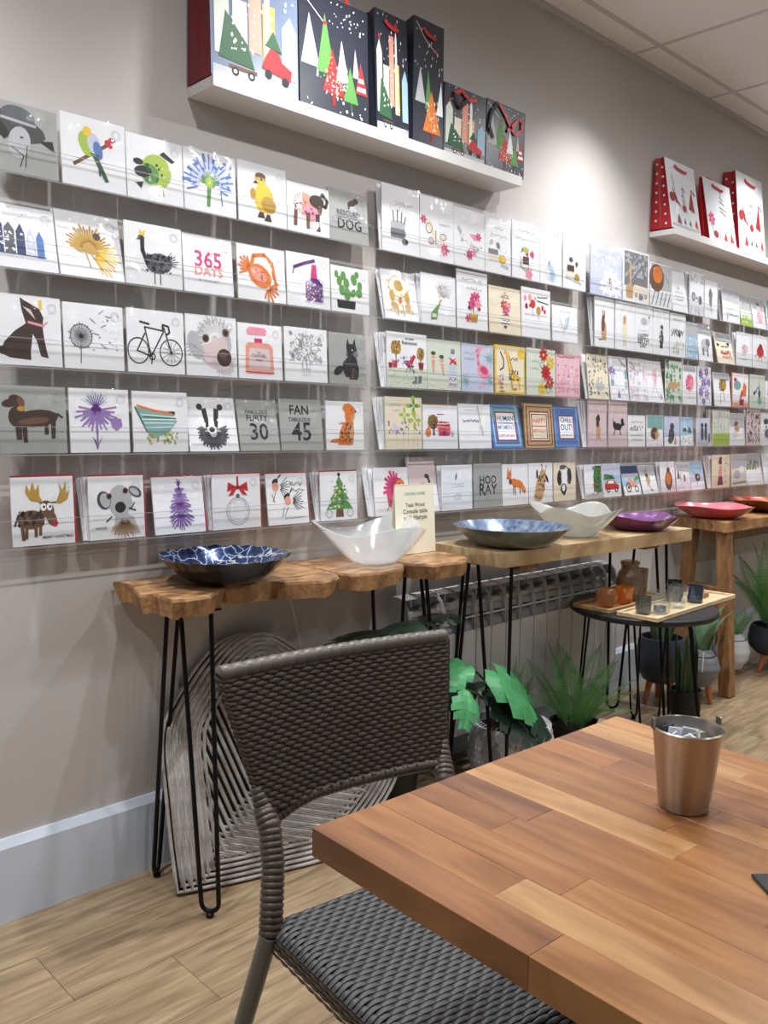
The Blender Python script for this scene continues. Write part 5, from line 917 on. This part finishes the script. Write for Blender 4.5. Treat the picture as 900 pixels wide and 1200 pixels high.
# bucket with sachets
M['steel'] = mat('brushed_steel', srgb(176,168,160), .3, .95, bump=(90,.05))
bk = thing('steel_bucket','small brushed steel bucket of sugar sachets on the wooden table','bucket',(.872,-1.474,.7003))
mb = MB(); pr_ = [(.001,.001),(.026,.001),(.027,.003),(.0365,.088),(.0378,.0895),(.0365,.091),(.0352,.089),(.026,.006),(.001,.006)]
mb.lathe(pr_, 40, caps=False); put('bucket_wall', smooth(mb,'bucket_wall',50), M['steel'], bk)
for a in (2.35,-.55):
    mb = MB(); mb.box((-.005,-.001,-.008),(.005,.001,.006)); e_ = put('ear', mb, M['steel'], bk, (.0372*math.cos(a),.0372*math.sin(a),.094), (0,0,a+PI/2)); bevel(e_,.001,1)
M['sachet_w'] = mat('sachet_white', srgb(214,222,232), .45); M['sachet_b'] = mat('sachet_navy', srgb(40,50,74), .45); M['sachet_o'] = mat('sachet_olive', srgb(150,150,132), .5)
R_ = random.Random(5)
LB = {'w': 'white paper sugar sachet standing in the steel bucket', 'b': 'navy blue sugar sachet standing in the steel bucket', 'o': 'olive grey sugar sachet standing in the steel bucket'}
for k,(c,dx,dy,rz_,tl_) in enumerate([('w',-.012,.012,.3,.1),('w',0,.016,-.2,-.1),('w',.014,.010,-.5,.12),('b',-.02,0,1.2,.1),('b',.002,.021,.0,-.16),('o',.004,-.004,.5,.3),('o',.01,-.01,-.7,-.25),('w',-.006,-.006,.9,.2),('b',-.008,-.014,.4,.2),('w',.018,-.004,1.0,.1),('w',-.014,-.006,-.6,-.1)]):
    mb = MB(); mb.box((-.011,-.0012,-.024),(.011,.0012,.024))
    o = put('sugar_sachet', mb, M['sachet_'+c], None, (bk.location.x+dx,bk.location.y+dy,.756+R_.uniform(0,.006)), (tl_,R_.uniform(-.3,.3),rz_)); tag(o, LB[c], 'sachet', c+' sachets in the bucket'); bevel(o,.0008,1)
mb = MB(); mb.box((0,-.14,0),(.2,0,.003)); tag(bevel(put('placemat', mb, mat('black_slate', srgb(30,30,33), .45), None, (.778,-1.588,.7005), (0,0,-.72)),.001,1),'black flat mat on the wooden table at the photo edge','mat')
# ------------------------------------------------------------------ plants
M['leafbright'] = mat('monstera_leaf', srgb(92,178,116), .35, var=(srgb(62,142,86), 14, (1,1,1)), coat=.2)
M['leafdark'] = mat('dark_leaf', srgb(30,52,38), .4, var=(srgb(20,38,28), 14, (1,1,1)))
M['leafgrey'] = mat('grey_green_leaf', srgb(104,136,100), .45, var=(srgb(70,104,70), 12, (1,1,3)))
M['fern'] = mat('fern_green', srgb(120,176,104), .5, var=(srgb(78,136,76), 16, (1,1,1)))
M['snake'] = mat('snake_plant_leaf', srgb(52,80,58), .4, var=(srgb(86,112,78), 18, (1,1,.5)))
M['stem'] = mat('plant_stem', srgb(58,88,48), .5); M['soil'] = mat('potting_soil', srgb(40,32,26), .95)
M['potgrey'] = mat('grey_ceramic', srgb(206,208,213), .55); M['potdark'] = mat('dark_blue_ceramic', srgb(48,54,66), .45); M['potblack'] = mat('black_plastic_pot', srgb(30,28,28), .5); M['potmid'] = mat('mid_grey_ceramic', srgb(120,122,126), .6); M['potleg'] = mat('orange_beech', srgb(180,110,66), .5); M['tagpaper'] = mat('white_tag', srgb(226,226,224), .6)
def pot(t, prof, m, soil_z, soil_r, n=40, fn=None):
    mb = MB(); mb.lathe([(.002,prof[0][1])]+prof+[(prof[-1][0]-.008,prof[-1][1]),(soil_r+.002,soil_z-.01)], n, fn, caps=False); p = put('pot', smooth(mb,'pot',45), m, t)
    mb = MB(); mb.lathe([(.001,soil_z),(soil_r,soil_z)], 28, caps=False); put('soil', mb, M['soil'], t); return p
def split_leaf(L_, W_, droop, lobes=6, cut=.5):
    """monstera leaf along +x, midrib curving down"""
    mb = MB()
    def mid(s): return V(L_*s, 0, -droop*L_*s*s)
    def half(s): return W_*(math.sin(PI*min(1,(s*.92+.06)))**.75)*(1-.25*s)
    for sd in (-1,1):
        for k in range(lobes):
            a = k/lobes; b = (k+1)/lobes; pts = []
            N_ = 5
            for q in range(N_):
                f = q/(N_-1); gap = .0 if f < .45 else (f-.45)*cut/lobes
                s0 = a+gap; s1 = b-gap*.6; sw_ = .10*f
                c0 = mid(min(1,s0)); c1 = mid(min(1,s1)); hw = half((a+b)/2)*f*(1 if k else .9)
                lift = .12*hw*(1-f*1.3)
                pts.append((V(c0.x+sw_*L_*.8,sd*hw,c0.z+lift-.25*hw*f),V(c1.x+sw_*L_,sd*hw*.96,c1.z+lift-.25*hw*f)))
            for (p0,p1),(q0,q1) in zip(pts,pts[1:]): mb.poly([p0,p1,q1,q0] if sd > 0 else [p1,p0,q0,q1])
    return smooth(mb,'leaf')
def strap_leaf(L_, W_, bend, fold=.25, n=9, base=.5):
    """upright strap leaf along +z bending to +x"""
    mb = MB(); g = []; p = V(0,0,0); ang = 0
    for k in range(n+1):
        s = k/n; w_ = W_*(base+(1-base)*math.sin(PI*min(1,s*1.05+.12)))*(1-s**4); w_ = max(w_,.0006)
        g.append([mb.vert(p+V(fold*w_*math.cos(ang),-w_,-fold*w_*math.sin(ang)*0)), mb.vert(p), mb.vert(p+V(fold*w_*math.cos(ang),w_,0))])
        ang = bend*s; p = p+V(math.sin(ang),0,math.cos(ang))*L_/n
    for a,b in zip(g,g[1:]):
        for j in range(2): mb.f.append([a[j],a[j+1],b[j+1],b[j]])
    return smooth(mb,'leaf')
def frond(L_, W_, bend, n=20):
    mb = MB(); p = V(0,0,0); pts = [p]; 
    for k in range(n):
        a = .12+bend*(k/n); p = p+V(math.sin(a),0,math.cos(a))*L_/n; pts.append(p)
    mb.tube(pts[::2], .0014, 4, cap=False)
    for k in range(3,n+1):
        s = k/n; w_ = W_*math.sin(PI*min(1,s*.86+.12))*(1 if s < .95 else .6); t = (pts[k]-pts[k-1]).normalized()
        for h2 in (0,.5):
            c = pts[k-1]+(pts[k]-pts[k-1])*h2
            for sd in (-1,1):
                tip = c+V(0,sd*w_,-.12*w_)+t*w_*.28; m_ = (c+tip)/2; wd = t*L_/n*.17
                mb.poly([c,m_-wd+V(0,0,.001),tip,m_+wd+V(0,0,.001)])
    return mb.mesh('frond')
def stalk(t, a, b, r=.003, m=None, sag=.0):
    a = Vector(a); b = Vector(b); c = (a+b)/2+V(0,0,sag); mb = MB(); mb.tube([a,lerp(a,c,.5)+V(0,0,sag*.25),c,lerp(c,b,.5)+V(0,0,sag*.25),b], r, 6); return put('stem', smooth(mb,'stem',60), m or M['stem'], t)
# monstera in the herringbone pot
pm = thing('potted_monstera','split leaf plant with glossy bright leaves in a grey herringbone pot','potted plant',(2.16,-.256,0))
mp_ = [(.098,.0),(.12,.02),(.132,.06),(.135,.09),(.131,.135),(.124,.175),(.122,.18)]
pt_ = pot(pm, mp_, M['potgrey'], .155, .112)
mb = MB()
def potr(z):
    for (r0,z0),(r1,z1) in zip(mp_,mp_[1:]):
        if z0 <= z <= z1: return r0+(r1-r0)*(z-z0)/(z1-z0)
    return .1
for row in range(8):
    z0 = .022+row*.021
    for k in range(44):
        a = 2*PI*(k+.0)/44; sl = .06*(1 if row%2 else -1)
        q = []
        for (da,dz,o_) in ((0,0,.0),(.05,0,.0),(.05+sl,.017,.0),(sl,.017,.0),(.025+sl/2,.0085,.004)):
            z_ = z0+dz; rr = potr(z_)+.0008+o_; q.append(V(rr*math.cos(a+da),rr*math.sin(a+da),z_))
        for i_ in range(4): mb.poly([q[i_],q[(i_+1)%4],q[4]])
o = put('relief', mb, M['potgrey'], pt_); o['kind'] = 'stuff'
for (bx,by,bz,rz_,ry_,L_,W_,dr,mm) in [(-.27,-.11,.385,-.3,.15,.26,.115,.55,'leafbright'),(-.27,-.07,.41,2.6,-.1,.12,.07,.3,'leafbright'),(-.33,-.09,.37,-2.2,.5,.1,.055,.5,'leafbright'),(-.2,-.04,.33,-1.2,.3,.22,.1,.5,'leafdark'),(-.1,-.09,.3,-1.0,.5,.18,.09,.5,'leafdark'),(-.16,-.02,.34,2.6,.2,.18,.09,.4,'leafdark'),(-.05,-.05,.27,-.3,.4,.16,.08,.5,'leafdark'),(-.27,-.04,.34,2.2,.3,.16,.08,.4,'leafdark')]:
    s_ = stalk(pm,(-.02,0,.15),(bx,by,bz),.0035,None,.03)
    put('leaf', split_leaf(L_,W_,dr,5 if mm == 'leafbright' else 6,.22 if mm == 'leafbright' else .5), M[mm], s_, (bx,by,bz), ((.75 if mm == 'leafbright' else .2)*math.cos(rz_),ry_,rz_))
# dracaena-like strap leaves behind
for k,(a,L_,bn) in enumerate([(.2,.21,.75),(-.35,.2,.9),(.9,.19,.6),(1.8,.2,.5),(2.6,.18,.7),(-.9,.17,.8),(.5,.23,.35),(-2.2,.18,.6)]):
    put('strap_leaf', strap_leaf(L_,.022,bn,.25,9,.35), M['leafgrey'], pm, (.02*math.cos(a)+.03,.02*math.sin(a)+.02,.15), (0,0,a))
# fern with tag
pf = thing('potted_fern','green fern with a white price tag in a dark pot beside the side table','potted plant',(2.5,-.27,0))
pot(pf,[(.06,0),(.075,.05),(.085,.1),(.087,.105)],M['potblack'],.09,.075)
FRM = [frond(.29,.058,.35,26),frond(.26,.054,.7,24),frond(.22,.048,1.1,22)]
for k in range(17):
    a = k*2.399; i_ = k%3; put('frond', FRM[i_], M['fern'], pf, (.03*math.cos(a),.03*math.sin(a),.09), (rnd.uniform(-.15,.15),rnd.uniform(-.1,.3)+.12*i_,a), (1,1,1))
mb = MB(); mb.box((-.02,-.0006,-.03),(.02,.0006,.03)); put('tag', mb, M['tagpaper'], pf, (-.035,-.125,.125), (.2,.25,-.5))
# snake plant
ps = thing('snake_plant','upright snake plant in a dark ribbed pot under the side table edge','potted plant',(3.05,-.395,0))
pot(ps,[(.042,0),(.054,.05),(.06,.12),(.062,.135)],M['potblack'],.12,.052,48,lambda r,z,a:(r*(1+.012*math.cos(24*a)),z))
for k in range(15):
    a = k*2.399; put('leaf', strap_leaf(.16+.1*((k*5)%7)/7,.013,.12+.25*((k*3)%5)/5,.5,8,.7), M['snake'], ps, (.028*math.cos(a),.028*math.sin(a),.11), (0,0,a+.3))
mb = MB(); mb.box((-.013,-.0006,-.035),(.013,.0006,.035)); put('tag', mb, M['tagpaper'], ps, (.055,-.035,.235), (0,.05,.3))
# footed pots
def footed(x,y,z,r,h,m,label,legs=True,plant=None,ribs=0):
    t = thing('footed_planter',label,'planter',(x,y,0),group='round planters on the floor')
    fn = (lambda rr,zz,a:(rr,zz))
    prof = [(r*.35,z),(r*.7,z+h*.08),(r*.95,z+h*.3),(r,z+h*.55),(r*.95,z+h*.85),(r*.88,z+h)]
    if ribs:
        prof = []
        for k in range(ribs*4+1):
            s = k/(ribs*4); b = math.sin(PI*(.18+.66*s)); prof.append((r*b*(1+.025*math.cos(2*PI*k/4)),z+h*s))
    pot(t,prof,m,z+h*.85,r*.78)
    if legs:
        for a in (.6,2.7,4.6):
            mb = MB(); mb.tube([(r*.45*math.cos(a),r*.45*math.sin(a),z+h*.15),(r*.7*math.cos(a),r*.7*math.sin(a),0.001)],[.014,.009],10); put('leg', smooth(mb,'leg',50), M['potleg'], t)
    return t
pa = footed(3.215,-.2,.085,.1,.19,M['potdark'],'round dark blue planter on legs behind the snake plant')
for k,(a,L_,bn) in enumerate([(.2,.25,.4),(-.6,.3,1.1),(1.4,.22,.6),(2.6,.2,.5),(-1.4,.3,1.0)]):
    put('leaf', strap_leaf(L_,.028,bn,.2,9,.25), M['leafgrey'], pa, (.03*math.cos(a),.03*math.sin(a),.24), (0,0,a))
pb = footed(3.36,-.3,.07,.075,.15,M['potmid'],'mid grey ribbed planter on orange wooden legs by the table leg',True,None,4)
for k,(a,L_,bn) in enumerate([(-.3,.26,1.15),(-.9,.25,1.2),(.4,.24,.9),(2.4,.16,.6),(-2.0,.2,1.0)]):
    put('leaf', strap_leaf(L_,.03,bn,.2,9,.25), M['leafgrey'], pb, (.02*math.cos(a),.02*math.sin(a),.19), (0,0,a))
pc = footed(3.86,-.21,.03,.075,.16,M['potgrey'],'pale grey ribbed planter beyond the timber table leg',False,None,4)
for k in range(8):
    a = k*2.399; put('frond', FRM[2], M['fern'], pc, (.02*math.cos(a),.02*math.sin(a),.16), (0,0,a), (.8,.8,.8))
pd = footed(4.06,-.32,.075,.12,.14,M['potdark'],'dark navy planter of ferns on orange wooden legs at the photo edge')
for k in range(20):
    a = k*2.399; put('frond', FRM[k%3], M['fern'], pd, (.03*math.cos(a),.03*math.sin(a),.19), (0,rnd.uniform(-.1,.3),a), (1.45,1.45,1.45))
# dark monstera behind the chair
pk = thing('potted_monstera','dark split leaf plant in a black pot behind the wicker chair','potted plant',(1.72,-.18,0))
pot(pk,[(.05,0),(.06,.05),(.066,.13),(.068,.135)],M['potblack'],.12,.056)
for (bx,by,bz,rz_,ry_,L_,W_) in [(-.06,-.07,.545,2.9,-.2,.22,.1),(-.02,-.09,.575,-2.8,-.1,.19,.09),(.0,-.08,.56,.1,-.3,.15,.08),(-.14,-.05,.53,-2.9,-.25,.18,.09)]:
    s_ = stalk(pk,(0,0,.12),(bx,by,bz),.0035,M['leafdark']); put('leaf', split_leaf(L_,W_,.3), M['leafdark'], s_, (bx,by,bz), (0,ry_,rz_))
